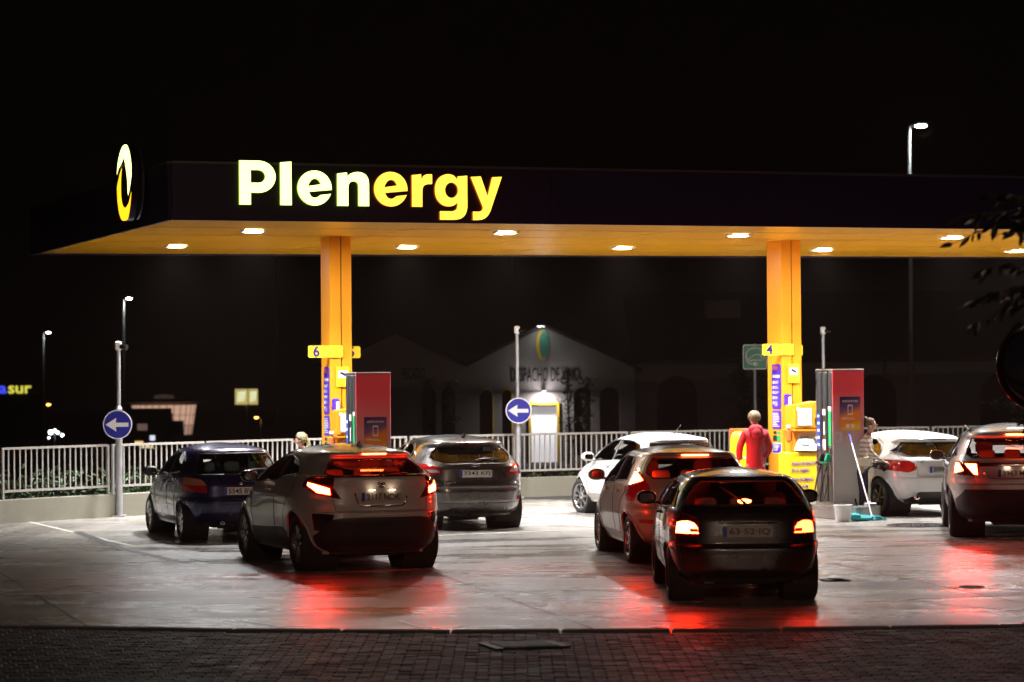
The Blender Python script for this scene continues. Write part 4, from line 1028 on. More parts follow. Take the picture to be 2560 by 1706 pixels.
# ---- champagne five-door
lampF = [(.60, .90), (.78, .80), (1.0, .80), (1.0, 1.14), (.80, 1.16), (.71, 1.20), (.665, 1.15), (.63, 1.03)]
S = spec(1.48, 1.40, 1.72, 2.49, .68, .72, .99,
    [(.24, -.44), (.30, -.60), (.42, -.66), (.60, -.68), (.68, -.675), (.75, -.64), (.95, -.62), (1.05, -.575), (1.12, -.53), (1.33, -.34), (1.37, -.36), (1.40, -.33)],
    [(.24, .74), (.38, .82), (.62, .86), (.85, .855), (.98, .83), (1.06, .79), (1.22, .71), (1.36, .62), (1.40, .57)],
    1.46, .305, .345,
    [[(.95, 1.00), (1.78, .95), (1.42, 1.28), (.97, 1.345)], [(.18, 1.055), (.90, 1.01), (.92, 1.345), (.50, 1.34), (.28, 1.28)]],
    [(-.55, 1.09), (.55, 1.09), (.62, 1.15), (.60, 1.22), (.52, 1.335), (-.52, 1.335), (-.60, 1.22), (-.62, 1.15)],
    [[(.92, .36), (1.98, .36), (2.02, .93), (1.46, 1.31), (.93, 1.375)], [(.40, .62), (.50, .36), (.92, .36), (.93, 1.375), (.45, 1.365), (.14, 1.22), (.08, .92), (.28, .80)]], 1.45,
    regs=[dict(n='tail_lamp', ax='y', P=[(.665, 1.06), (.80, 1.0), (1.0, 1.0), (1.0, 1.14), (.80, 1.16), (.71, 1.18)], mir=True, m='brake_on', o=.006, yl=-.02),
          dict(n='lamp_lens', ax='y', P=lampF, mir=True, m='lens_red', o=.004, yl=.03),
          dict(n='reflector', ax='y', P=[(.58, .52), (.98, .54), (.98, .57), (.58, .575)], mir=True, m='lens_red', o=.004, yl=-.4)],
    gate=[(-.55, .74), (.55, .74), (.60, .90), (.64, 1.10), (.66, 1.20), (.56, 1.37), (-.56, 1.37), (-.66, 1.20), (-.64, 1.10), (-.60, .90)],
    bump=.72, tint='glass_tint', nr=[(.2, 4.5), (.7, 4.6), (1.0, 4.2), (1.4, 3.8)],
    plate=dict(z=.88, t='', m='plate_white'), mir=(1.05, 1.78), rim=('alloy', 5, .70), handles=[.55, 1.42],
    flare=[(0, .62, .02, .5, .25), (2.49, .6, .02, .5, .25)],
    extra=[('box', 'high_brake_lamp', 'brake_core', (0, -.375, 1.375), (.34, .02, .016), 0),
           ('rearpatch', 'bumper_insert', 'black_plastic', [(-.5, .30), (.5, .30), (.62, .42), (.5, .48), (-.5, .48), (-.62, .42)], .008)])
make_car('car', S, (2.27, 34.45), 7, 'champagne five-door hatchback with left brake light glowing, just ahead of the black hatchback', P_['gold'])

# ---- crossover
S = spec(1.555, 1.47, 1.80, 2.64, .84, .88, 1.06,
    [(.26, -.55), (.33, -.74), (.45, -.80), (.64, -.84), (.74, -.82), (.84, -.78), (1.05, -.76), (1.12, -.78), (1.17, -.80), (1.185, -.74), (1.38, -.36), (1.41, -.42), (1.44, -.48), (1.47, -.40)],
    [(.26, .80), (.40, .87), (.66, .90), (.90, .895), (1.02, .87), (1.12, .83), (1.30, .72), (1.42, .63), (1.47, .58)],
    1.55, .345, .395,
    [[(1.02, 1.10), (1.98, 1.04), (1.62, 1.31), (1.28, 1.39), (1.02, 1.405)], [(.22, 1.20), (.96, 1.12), (.96, 1.405), (.62, 1.36), (.35, 1.28)]],
    [(-.60, 1.19), (.60, 1.19), (.64, 1.22), (.54, 1.34), (.46, 1.385), (-.46, 1.385), (-.54, 1.34), (-.64, 1.22)],
    [[(.98, .42), (2.10, .42), (2.16, 1.0), (1.66, 1.35), (1.25, 1.43), (1.0, 1.44)], [(.48, .70), (.56, .42), (.98, .42), (1.0, 1.44), (.60, 1.40), (.14, 1.24), (.10, 1.00), (.34, .86)]], 1.50,
    pre=[dict(n='door_sill', ax='x', P=[(.36, .2), (2.28, .2), (2.22, .46), (1.3, .49), (.62, .52), (.42, .46)], m='black_plastic', o=.003)],
    regs=[dict(n='tail_lamp', ax='y', P=[(.63, .958), (.76, .985), (.815, 1.06), (.83, 1.11), (.635, 1.035)], mir=True, m='brake_on', o=.008, yl=-.34),
          dict(n='lamp_lens', ax='y', P=[(.50, .90), (.63, .93), (.78, .965), (.84, 1.04), (1.0, 1.12), (1.0, 1.165), (.58, 1.165), (.60, 1.05)], mir=True, m='lens_dark', o=.003, yl=-.22),
          dict(n='lower_diffuser', ax='y', P=[(-1.1, .1), (1.1, .1), (1.1, .43), (.80, .44), (.62, .66), (.5, .68), (-.5, .68), (-.62, .66), (-.80, .44), (-1.1, .43)], m='black_plastic', o=.004, yl=-.46),
          dict(n='bumper_vent', ax='y', P=[(.68, .50), (.87, .54), (.89, .73), (.70, .73), (.60, .72)], mir=True, m='gloss_black', o=-.006, yl=-.50)],
    gate=[(-.58, .76), (.58, .76), (.60, .95), (.70, 1.08), (.66, 1.24), (.52, 1.42), (-.52, 1.42), (-.66, 1.24), (-.70, 1.08), (-.60, .95)],
    bump=.745, tint='glass_dark', tintf='glass_tint', tintr='glass_clear', nr=[(.2, 5), (.7, 5), (1.1, 5), (1.2, 4.2), (1.5, 3.6)],
    flare=[(0, .78, .045, .55, .22), (2.64, .76, .04, .55, .22), (0, 1.1, .02, .5, .1)],
    plate=dict(z=.93, t='2117 NDK', m='plate_lit', lamp=True), mir=(1.10, 1.92), mirm='gloss_black', rim=('alloy_dark', 10, .70), tw=.225, handles=[1.28],
    wiper=[(0, 1.215), (.2, 1.225), (.36, 1.215)], badge=(0, 1.08, .05, .045), clad=False,
    lines=[('garnish', 'chrome', .012, [('y', [(-.34, .98), (-.30, .84), (-.25, .815), (.25, .815), (.30, .84), (.34, .98)], False)]), ('tail_spoiler', 'gloss_black', .016, [('y', [(-.80, 1.175), (-.5, 1.18), (0, 1.182), (.5, 1.18), (.80, 1.175)], False)])],
    extra=[('box', 'high_brake_lamp', 'brake_core', (0, -.475, 1.445), (.30, .02, .014), 0), ('fin', (0, .2, 1.53)),
           ('rearpatch', 'bumper_edge', P_['pearl'], [(-.5, .69), (.5, .69), (.5, .715), (-.5, .715)], .02)])
make_car('car', S, (-1.88, 33.65), 20, 'pearl grey crossover with black diffuser and both brake lights glowing', P_['pearl'])

# ---- graphite five-door
S = spec(1.475, 1.385, 1.823, 2.65, .80, .86, 1.02,
    [(.24, -.55), (.32, -.74), (.45, -.79), (.62, -.80), (.64, -.785), (.70, -.80), (.76, -.77), (.98, -.74), (1.03, -.71), (1.07, -.64), (1.29, -.36), (1.32, -.44), (1.36, -.46), (1.385, -.38)],
    [(.24, .80), (.36, .87), (.62, .91), (.85, .905), (.98, .88), (1.06, .84), (1.20, .75), (1.34, .65), (1.385, .60)],
    1.55, .325, .365,
    [[(1.08, 1.03), (2.02, .99), (1.62, 1.28), (1.10, 1.345)], [(.40, 1.05), (1.03, 1.035), (1.04, 1.345), (.62, 1.315), (.40, 1.24)], [(.02, 1.14), (.36, 1.055), (.36, 1.225), (.18, 1.18)]],
    [(-.50, 1.035), (.50, 1.035), (.63, 1.08), (.66, 1.14), (.60, 1.22), (.50, 1.30), (-.50, 1.30), (-.60, 1.22), (-.66, 1.14), (-.63, 1.08)],
    [[(1.06, .40), (2.10, .40), (2.16, .98), (1.66, 1.31), (1.08, 1.37)], [(.42, .70), (.54, .40), (1.06, .40), (1.08, 1.37), (.62, 1.345), (.36, 1.25), (.16, .96), (.34, .82)]], 1.5,
    regs=[dict(n='reverse_lens', ax='y', P=[(.56, .90), (.70, .91), (.74, .955), (.62, .955), (.57, .935)], mir=True, m='lens_clear', o=.008, yl=-.2),
          dict(n='tail_lamp', ax='y', P=[(.52, .90), (.62, .865), (1.1, .90), (1.1, 1.03), (.80, 1.04), (.68, 1.03), (.56, .98)], mir=True, m='lens_red', o=.005, yl=-.10),
          dict(n='reflector', ax='y', P=[(.70, .46), (.90, .47), (.90, .53), (.70, .53)], mir=True, m='lens_red', o=.004, yl=-.5)],
    gate=[(-.56, .72), (.56, .72), (.66, .86), (.68, .96), (.72, 1.08), (.62, 1.30), (.5, 1.375), (-.5, 1.375), (-.62, 1.30), (-.72, 1.08), (-.68, .96), (-.66, .86)],
    bump=.66, rubber=('window_trim', 'chrome', .008), tint='glass_dark', tintf='glass_dark', tintr='glass_tint', nr=[(.2, 4.6), (.7, 4.8), (1.0, 4.5), (1.4, 3.8)],
    plate=dict(z=.885, t='7343 KFJ', m='plate_white'), mir=(1.08, 1.92), wiper=[(.02, 1.075), (.06, 1.10), (.2, 1.115), (.42, 1.115)], badge=(0, 1.005, .07, .028),
    scripts=[('Focus', -.42, .745, .07)], rim=('alloy', 5, .7), tw=.205, flare=[(0, .8, .02, .5, .2), (2.65, .7, .02, .5, .2)],
    lines=[('bumper_crease', 'black_plastic', .006, [('ym', [(.02, .43), (.5, .43), (.80, .44)], False), ('ym', [(.02, .60), (.5, .60), (.84, .61)], False)])],
    extra=[('box', 'high_brake_lamp', 'lens_red', (0, -.452, 1.335), (.34, .02, .016), 0), ('fin', (0, .05, 1.44)),
           ('rearpatch', 'lower_diffuser', 'black_plastic', [(-.42, .27), (.42, .27), (.55, .36), (-.55, .36)], .006)])
make_car('car', S, (-.78, 42.7), 15, 'graphite grey five-door hatchback with unlit tail lamps beside the left pump', P_['graphite'])

# ---- navy five-door
S = spec(1.432, 1.345, 1.652, 2.44, .66, .73, .95,
    [(.24, -.42), (.29, -.58), (.42, -.65), (.56, -.675), (.62, -.67), (.645, -.61), (.82, -.60), (.94, -.56), (.99, -.52), (1.30, -.22), (1.345, -.16)],
    [(.24, .72), (.36, .79), (.58, .826), (.80, .815), (.94, .785), (1.02, .745), (1.18, .67), (1.30, .60), (1.345, .545)],
    1.43, .29, .325,
    [[(.93, .96), (1.68, .92), (1.38, 1.22), (.95, 1.30)], [(.22, 1.02), (.87, .97), (.89, 1.30), (.58, 1.30), (.36, 1.22)]],
    [(-.60, .985), (.60, .985), (.62, 1.03), (.57, 1.15), (.50, 1.285), (-.50, 1.285), (-.57, 1.15), (-.62, 1.03)],
    [[(.89, .34), (1.84, .34), (1.88, .90), (1.42, 1.26), (.91, 1.325)], [(.36, .62), (.46, .34), (.89, .34), (.91, 1.325), (.55, 1.32), (.18, 1.16), (.12, .92), (.28, .76)]], 1.40,
    pre=[],
    regs=[dict(n='indicator_lens', ax='y', P=[(.50, .83), (1.0, .83), (1.0, .94), (.66, .935), (.56, .91)], mir=True, m='lens_orange', o=.005, yl=-.06),
          dict(n='tail_lamp', ax='y', P=[(.50, .72), (1.0, .745), (1.0, .83), (.50, .83)], mir=True, m='lens_red', o=.005, yl=-.06)],
    gate=[(-.52, .65), (.52, .65), (.53, .90), (.63, .98), (.60, 1.12), (.52, 1.31), (-.52, 1.31), (-.60, 1.12), (-.63, .98), (-.53, .90)],
    bump=.62, tint='glass_tint', tintr='glass_clear', nr=[(.2, 4.2), (.7, 4.4), (1.0, 4.0), (1.4, 3.6)],
    plate=dict(z=.745, t='5545 BVC', m='plate_white'), mir=(.97, 1.72), mirm='black_plastic', seat='seat_teal', hr=.14, wiper=[(.02, 1.01), (.10, 1.04), (.25, 1.055), (.44, 1.06)],
    badge=(0, .845, .03, .034), rim=('alloy', 9, .72), tw=.175, exhaust=(-.30, -.70, .28, .034), handles=[.72, 1.22],
    seams=[('x', [(-.3, .52), (.3, .53), (.9, .52), (1.85, .50)], False)],
    extra=[('box', 'high_brake_lamp', 'lens_red', (0, -.235, 1.325), (.26, .02, .02), .006),
           ('rearpatch', 'bumper_strip', 'black_plastic', [(-.66, .585), (.66, .585), (.66, .615), (-.66, .615)], .014),
           ('rearpatch', 'plate_recess', 'black_plastic', [(-.34, .815), (.34, .815), (.30, .835), (-.30, .835)], .012)])
make_car('car', S, (-4.2, 40.1), 18.5, 'navy blue five-door hatchback with unlit lamps at the far left lane', P_['navy'])

# ---- white rounded three-door
S = spec(1.44, 1.345, 1.70, 2.46, .63, .86, .97,
    [(.24, -.42), (.30, -.58), (.45, -.62), (.60, -.635), (.66, -.62), (.90, -.59), (.98, -.55), (1.02, -.50), (1.29, -.25), (1.31, -.30), (1.345, -.24)],
    [(.24, .74), (.38, .82), (.60, .85), (.82, .84), (.95, .81), (1.02, .77), (1.18, .69), (1.30, .62), (1.345, .565)],
    1.44, .30, .345,
    [[(.96, .97), (1.90, .94), (1.55, 1.20), (1.30, 1.29), (.98, 1.315)], [(-.02, .99), (.90, .98), (.92, 1.315), (.40, 1.30), (.12, 1.24), (.0, 1.14)]],
    [(-.58, 1.02), (.58, 1.02), (.62, 1.06), (.54, 1.27), (-.54, 1.27), (-.62, 1.06)],
    [[(.93, .36), (2.02, .36), (2.06, .92), (1.60, 1.23), (1.32, 1.315), (.95, 1.34)]], 1.44,
    regs=[dict(n='tail_lamp', ax='y', P=[(.62, .84), (1.0, .80), (1.0, .93), (.74, .99), (.64, .93)], mir=True, m={-1: 'lens_red', 1: 'brake_on_soft'}, o=.005, yl=-.05)],
    gate=[(-.56, .68), (.56, .68), (.60, .90), (.66, 1.02), (.56, 1.30), (-.56, 1.30), (-.66, 1.02), (-.60, .90)],
    bump=.66, tint='glass_tint', tintr='glass_clear', nr=[(.2, 4), (1.4, 3.6)], nf=[(.2, 2.8), (.9, 3.0), (1.1, 5), (1.6, 4)],
    plate=dict(z=.80, t='', m='plate_white'), mir=(.99, 1.80), wiper=[(.0, 1.04), (.2, 1.05), (.4, 1.05)], rim=('alloy', 8, .74), tw=.195, steer=11, handles=[1.08],
    flare=[(2.46, .6, .03, .5, .3), (0, .6, .02, .5, .3)],
    extra=[('rod', 'antenna', 'black_plastic', (-.0, .12, 1.42), (.02, -.12, 1.58), .008), ('box', 'high_brake_lamp', 'lens_dark', (0, -.305, 1.318), (.30, .015, .014), 0)])
make_car('car', S, (2.77, 45.15), 20, 'white three-door hatchback with roof antenna, refuelling beside the person in red', P_['white'])

# ---- white five-door at right pump
S = spec(1.433, 1.345, 1.78, 2.70, .74, .86, .98,
    [(.24, -.50), (.30, -.66), (.42, -.73), (.60, -.745), (.66, -.74), (.72, -.72), (.90, -.71), (.96, -.69), (1.00, -.62), (1.24, -.40), (1.27, -.46), (1.31, -.44), (1.345, -.30)],
    [(.24, .78), (.36, .85), (.60, .89), (.85, .885), (.96, .85), (1.04, .80), (1.18, .71), (1.30, .62), (1.345, .565)],
    1.555, .315, .36,
    [[(1.08, 1.0), (2.02, .96), (1.62, 1.24), (1.10, 1.31)], [(.12, 1.02), (1.02, 1.01), (1.04, 1.31), (.55, 1.28), (.28, 1.20), (.12, 1.10)]],
    [(-.55, 1.00), (.55, 1.00), (.70, 1.10), (.62, 1.16), (.54, 1.245), (-.54, 1.245), (-.62, 1.16), (-.70, 1.10)],
    [[(1.05, .36), (2.10, .36), (2.16, .94), (1.66, 1.27), (1.08, 1.34)], [(.40, .66), (.52, .36), (1.05, .36), (1.08, 1.34), (.52, 1.31), (.20, 1.22), (.08, 1.04), (.10, .90), (.32, .78)]], 1.52,
    pre=[dict(n='fuel_filler', ax='x', P=ellip(-.16, .84, .085, .09, 14), m={-1: 'gloss_black', 1: P_['white2']}, o=-.012)],
    regs=[dict(n='tail_lamp', ax='y', P=[(.46, .80), (.60, .745), (1.1, .82), (1.1, .96), (.80, .955), (.56, .93), (.47, .87)], mir=True, m='lens_red', o=.007, yl=-.04),
          dict(n='lower_diffuser', ax='y', P=[(-1.1, .1), (1.1, .1), (1.1, .25), (.62, .27), (.44, .42), (-.44, .42), (-.62, .27), (-1.1, .25)], m='black_plastic', o=.004, yl=-.4)],
    gate=[(-.46, .68), (.46, .68), (.48, .88), (.66, .98), (.68, 1.10), (.56, 1.30), (-.56, 1.30), (-.68, 1.10), (-.66, .98), (-.48, .88)],
    bump=.655, tint='glass_dark', tintf='glass_dark', tintr='glass_tint', nr=[(.2, 4), (.7, 4.2), (1.0, 4.0), (1.4, 3.4)],
    plate=dict(z=.79, t='3099 HVK', m='plate_lit'), mir=(1.02, 1.98), wiper=[(.0, 1.025), (.1, 1.05), (-.0, 1.045), (-.25, 1.035)], badge=(0, .93, .04, .04), rim=('alloy_dark', 5, .74), tw=.225,
    exhaust=(-.50, -.74, .33, .045), handles=[.62, 1.5], flare=[(0, .7, .025, .45, .22), (2.7, .7, .02, .5, .2)], scripts=[('A 200', -.40, .925, .05)],
    extra=[('box', 'high_brake_lamp', 'lens_dark', (0, -.462, 1.29), (.34, .02, .014), 0)])
make_car('car', S, (7.02, 45.7), 17, 'white five-door hatchback being refuelled beside the right pump', P_['white2'])

# ---- SUV at the right edge
S = spec(1.65, 1.55, 1.865, 2.68, .92, .88, 1.08,
    [(.28, -.55), (.34, -.76), (.46, -.86), (.70, -.91), (.82, -.90), (.86, -.87), (1.08, -.87), (1.14, -.85), (1.18, -.78), (1.44, -.52), (1.47, -.62), (1.51, -.64), (1.55, -.50)],
    [(.28, .84), (.42, .90), (.70, .932), (.95, .925), (1.10, .90), (1.18, .86), (1.34, .77), (1.50, .67), (1.55, .61)],
    1.62, .36, .41,
    [[(1.08, 1.12), (2.02, 1.08), (1.62, 1.40), (1.10, 1.49)], [(.25, 1.14), (1.02, 1.12), (1.04, 1.49), (.55, 1.46), (.35, 1.36)], [(-.30, 1.20), (.20, 1.15), (.28, 1.34), (.0, 1.30)]],
    [(-.62, 1.17), (.62, 1.17), (.70, 1.22), (.60, 1.45), (-.60, 1.45), (-.70, 1.22)],
    [[(1.05, .46), (2.14, .46), (2.20, 1.06), (1.66, 1.44), (1.08, 1.52)], [(.46, .74), (.56, .46), (1.05, .46), (1.08, 1.52), (.52, 1.49), (.24, 1.22), (.16, .98), (.36, .86)]], 1.55,
    regs=[dict(n='tail_lamp', ax='y', P=[(.74, .99), (.84, .955), (1.1, .955), (1.1, 1.10), (.80, 1.10)], mir=True, m='brake_on', o=.007, yl=-.5),
          dict(n='tail_lamp', ax='y', P=[(.545, .93), (.60, .94), (.70, 1.06), (.72, 1.09), (.56, 1.085)], mir=True, m='brake_on', o=.007, yl=-.5),
          dict(n='lamp_lens', ax='y', P=[(.53, .92), (.60, .91), (.84, .93), (1.1, .93), (1.1, 1.12), (.52, 1.12)], mir=True, m='lens_dark', o=.003, yl=-.45),
          dict(n='light_bar', ax='y', P=[(-.52, 1.05), (.52, 1.05), (.52, 1.10), (-.52, 1.10)], m='lens_dark', o=.004, yl=-.5),
          dict(n='lower_diffuser', ax='y', P=[(-1.1, .1), (1.1, .1), (1.1, .60), (.86, .56), (.72, .72), (-.72, .72), (-.86, .56), (-1.1, .60)], m='black_plastic', o=.004, yl=-.46)],
    gate=[(-.58, .80), (.58, .80), (.62, .92), (.73, 1.12), (.68, 1.30), (.58, 1.50), (-.58, 1.50), (-.68, 1.30), (-.73, 1.12), (-.62, .92)],
    bump=.79, tint='glass_dark', tintf='glass_tint', tintr='glass_tint', nr=[(.2, 5), (.8, 5.2), (1.1, 5), (1.6, 4)],
    flare=[(0, .8, .03, .5, .25), (2.68, .8, .03, .5, .25)],
    plate=dict(z=.955, t='3963 MSR', m='plate_white', lamp=True), mir=(1.12, 1.95), mirm='lens_dark', rim=('alloy_dark', 5, .7), tw=.235, clad=True, zb=.24,  # red light on the door mirrors put into their dark red shell colour
    lines=[('tailgate_crease', 'chrome', .006, [('y', [(-.46, .96), (-.38, .875), (.38, .875), (.46, .96)], False)])],
    extra=[('box', 'high_brake_lamp', 'brake_core', (0, -.655, 1.505), (.26, .02, .016), 0), ('rod', 'roof_rail', 'black_plastic', (-.62, -.1, 1.56), (-.62, 1.4, 1.60), .02), ('rod', 'roof_rail', 'black_plastic', (.62, -.1, 1.56), (.62, 1.4, 1.60), .02)])
make_car('car', S, (7.33, 39.35), -7, 'silvery white sport utility car with glowing brake lights, cut by the photo edge', P_['white3'])

# ================================================================ POSTS AND SIGNS
def arrow_sign(x, y, zc, r, top, lab, ang=0.0, back=.06):
    s = root('arrow_sign', (x, y, 0), ang, 'round blue sign, white left arrow, on '+lab, 'road sign', 'blue round arrow signs')
    me = shape2d([ellip(0, 0, r, r, 40)], .008); place2d('sign_plate', me, M['paper'], s, (0, -back-.012, zc))
    me = shape2d([ellip(0, 0, r*.93, r*.93, 40)], .001); place2d('blue_face', me, M['sign_blue'], s, (0, -back-.0225, zc))
    k = r/.25; A = [(-.205, 0), (-.02, .115), (-.03, .032), (.19, .032), (.19, -.038), (-.03, -.038), (-.02, -.12)]
    me = shape2d([[(a*k, b_*k) for a, b_ in A]], .001); place2d('arrow', me, M['sign_white'], s, (0, -back-.0255, zc))
    b = MB(); b.box((0, -back+.02, zc), (.16, .05, .05)); b.build('bracket', M['galv'], s)
    return s
def cam_post(x, y, h, lab, r=.06, r2=.035, mid=1.9, flip=False):
    s = root('camera_post', (x, y, 0), 0, 'galvanised steel post carrying a surveillance camera, '+lab, 'post', 'camera posts along the railing')
    b = MB(); b.cyl((0, 0, 0), (0, 0, mid), r, r, 16); b.cyl((0, 0, mid), (0, 0, h-.08), r2, r2, 14); b.cyl((0, 0, mid), (0, 0, mid+.05), r*1.05, r2, 16); b.build('post', M['galv'], s, 'auto')
    b = MB(); b.box((0, 0, .015), (.22, .22, .03)); b.build('base_plate', M['galv'], s)
    b = MB(); b.box((0, 0, h), (.11, .10, .16), bev=.02); c = b.build('camera_housing', M['white_paint'], s, 'auto'); b = MB(); b.cyl((.05, -.02, h-.01), (.16, -.08, h-.03), .045, .05, 12); b.build('camera_lens', M['gloss_black'], c)
M['sign_blue'] = mat('sign_blue', (.016, .018, .25), .35, coat=.3); M['sign_white'] = mat('sign_white', (.62, .60, .60), .4); M['sign_green'] = mat('sign_green', (.01, .20, .10), .35, coat=.2)
M['steel_paint'] = mat('post_grey', (.20, .20, .22), .5)
cam_post(-6.92, 47.1, 3.0, 'left of the navy hatchback', .062)
arrow_sign(-6.92, 47.03, 1.62, .255, 3, 'the post beside the navy hatchback')
cam_post(.1, 53.2, 3.34, 'behind the graphite hatchback', .058)
arrow_sign(.12, 53.12, 1.74, .255, 3, 'the post before the lit door')
cam_post(6.5, 56.0, 3.33, 'rising behind the right pump', .05)
ev = root('charging_sign', (5.43, 60, -.3), 0, 'green square charging point sign with white electric car and plug outline', 'road sign')
z0 = 2.82+.3
me = shape2d([rrect(.54, .56, .05, 5)], .006); place2d('sign_plate', me, M['sign_white'], ev, (0, -.05, z0)); me = shape2d([rrect(.50, .52, .04, 5)], .001); place2d('green_face', me, M['sign_green'], ev, (0, -.058, z0))
yy = -.064; b = MB(); cv = lambda P, r: b.sweep([(x, yy, z0+z) for x, z in P], r, 5)
cv(crom([(.19, -.06), (.205, .05), (.12, .17), (0, .20), (-.13, .165), (-.195, .05), (-.17, -.10), (-.09, -.155), (-.04, -.16)], 5), .017)
cv(crom([(.19, -.07), (.14, -.07), (.12, -.095), (.09, -.07), (-.06, -.07), (-.085, -.095), (-.11, -.07), (-.145, -.06), (-.13, -.02), (-.06, .01), (-.01, .05), (.10, .055), (.135, .03), (.15, -.03)], 4), .016)
b.build('car_outline', M['sign_white'], ev)
b = MB(); b.box((.0, yy, z0-.155), (.07, .01, .075), bev=.004); b.box((.05, yy, z0-.135), (.05, .01, .012)); b.box((.05, yy, z0-.175), (.05, .01, .012)); b.build('plug_symbol', M['sign_white'], ev)
b = MB(); b.cyl((0, 0, 0), (0, 0, z0+.30), .035, k=14); b.build('post', M['steel_paint'], ev)

# traffic mirror near the right edge
M['mirror_face'] = mat('mirror_face', (.55, .6, .75), .04, 1.0); M['mirror_rim'] = mat('mirror_rim', (.12, .012, .008), .2, coat=.8)
tm = root('traffic_mirror', (5.36, 26.9, 0), R(-24), 'large round convex traffic mirror with dark red rim, behind the tree leaves', 'traffic mirror')
T = Matrix.Translation((0, -.12, 2.46)) @ Matrix.Rotation(math.pi/2, 4, 'X') @ Matrix.Rotation(R(-6), 4, 'X')
b = MB(); b.lathe([(.001, .075)]+[(.43*math.sin(t*math.pi/2/8), .075*math.cos(t*math.pi/2/8)**1) for t in range(1, 8)]+[(.43, 0)], T, 40); b.build('mirror_face', M['mirror_face'], tm, True)
b = MB(); b.lathe([(.425, -.01), (.43, .03), (.455, .045), (.475, .03), (.48, -.03), (.44, -.06), (.425, -.01)], T, 48); b.build('mirror_rim', M['mirror_rim'], tm, True)
b = MB(); b.cyl((0, 0, 0), (0, 0, 2.7), .04, k=14); b.box((0, -.06, 2.46), (.1, .12, .1)); b.build('post', M['steel_paint'], tm)

# yellow service unit with orange board behind the person in red
su = root('service_unit', (4.0, 47.1, 0), R(-8), 'rounded yellow plastic bin unit with orange back board beside the person in red', 'service unit')
b = MB(); b.sphere((0, -.02, 1.0), (.19, .16, .42), 20, 12, .55); b.box((0, 0, .35), (.30, .26, .7), bev=.05); b.build('bin_shell', mat('bin_yellow', (.90, .55, .01), .3, coat=.4), su, True)
b = MB(); b.box((-.03, .19, 1.0), (.34, .04, .92), bev=.01); b.build('back_board', mat('board_orange', (.80, .10, .015), .45), su)
b = MB(); b.box((0, -.16, 1.12), (.2, .05, .05), bev=.02); b.build('flap', M['yellow'], su, 'auto')
# dark display stand at the column's left
ds = root('display_stand', (4.42, 48.3, .19), TH, 'slim black stand with dark red edge, directly left of the right column', 'stand')
b = MB(); b.box((0, 0, .62), (.14, .42, 1.24), bev=.03); b.build('stand_panel', M['gloss_black'], ds, 'auto'); b = MB(); b.sweep([(-.07, -.215, .03), (-.07, -.215, 1.2), (-.04, -.215, 1.235), (.07, -.215, 1.235)], .012, 6); b.build('edge_trim', M['lens_dark'], ds)

# bucket and mop
bk = root('bucket', (5.36, 43.62, 0), 0, 'white plastic bucket standing at the foot of the right pump island', 'bucket')
b = MB(); b.lathe([(.001, .01), (.115, .01), (.12, .0), (.145, .24), (.155, .245), (.155, .275), (.147, .28), (.138, .24), (.112, .02), (.001, .02)], k=32); b.build('bucket_shell', M['white_paint'], bk, 'auto')
b = MB(); b.sweep([(.15*math.cos(t), .15*math.sin(t)*.5-.02, .26-.10*math.sin(t)) for t in [math.pi*i/12 for i in range(13)]], .004, 5); b.build('bucket_handle', M['steel'], bk)
mp_ = root('mop', (5.88, 43.95, 0), 0, 'mop with turquoise head, its white handle leaning on the right pump', 'mop')
M['teal'] = mat('mop_teal', (.06, .42, .46), .9, noise=.35, nscale=25)
b = MB(); b.cyl((0, 0, .06), (-.20, 1.06, 1.28), .012, k=10); b.build('handle', M['white_paint'], mp_); b = MB(); b.cyl((-.195, 1.03, 1.25), (-.222, 1.17, 1.42), .016, k=10); b.build('grip', mat('grip_blue', (.06, .04, .6), .4), mp_)
b = MB(); rnd = random.Random(4)
for i in range(70):
    a = rnd.uniform(0, 6.28); L = rnd.uniform(.10, .20); cx = rnd.uniform(-.08, .08)
    b.sweep([(cx, 0, .07), (cx+math.cos(a)*L*.5, math.sin(a)*L*.3, .06), (cx+math.cos(a)*L, math.sin(a)*L*.5, .012)], .012, 5)
b.build('mop_strands', M['teal'], mp_)['kind'] = 'stuff'
cl = MB(); cl.box((0, 0, .05), (.34, .14, .10), bev=.045); cl.sphere((-.1, 0, .07), (.12, .08, .06), 14, 8, .8); o = cl.build('cleaning_cloth', M['teal'], None, 'auto', (5.66, 43.75, 0)); tag(o, 'crumpled turquoise cleaning cloth between bucket and mop head', 'cloth')
b = MB(); b.box((0, 0, .13), (.17, .16, .26), bev=.01); o = b.build('steel_box', M['galv'], None, False, (5.93, 44.55, 0), TH); tag(o, 'small plain grey metal box behind the mop head', 'box')
# pink and dark head band ornament seen above the navy car
# ================================================================ PEOPLE
def skin(name, J, E_, m, parent, sub=2):
    me = bpy.data.meshes.new(name); names = list(J); idx = {n: i for i, n in enumerate(names)}
    me.from_pydata([J[n][:3] for n in names], [(idx[a], idx[b_]) for a, b_ in E_], [])
    o = bpy.data.objects.new(name, me); col.objects.link(o)
    md = o.modifiers.new('s', 'SKIN'); md.use_smooth_shade = True
    for i, n in enumerate(names):
        r = J[n][3]; r = r if hasattr(r, '__len__') else (r, r); me.skin_vertices[0].data[i].radius = r
        me.skin_vertices[0].data[i].use_root = (i == 0)
    sb = o.modifiers.new('u', 'SUBSURF'); sb.levels = sub; sb.render_levels = sub
    dg = bpy.context.evaluated_depsgraph_get(); em = bpy.data.meshes.new_from_object(o.evaluated_get(dg)); em.name = name
    bpy.data.objects.remove(o); em.materials.clear(); return link(name, em, m, parent)
def chain(J, E_, pre, pts, start=None):
    prev = start
    for i, p in enumerate(pts):
        J[f'{pre}{i}'] = p
        if prev: E_.append((prev, f'{pre}{i}'))
        prev = f'{pre}{i}'
    return prev
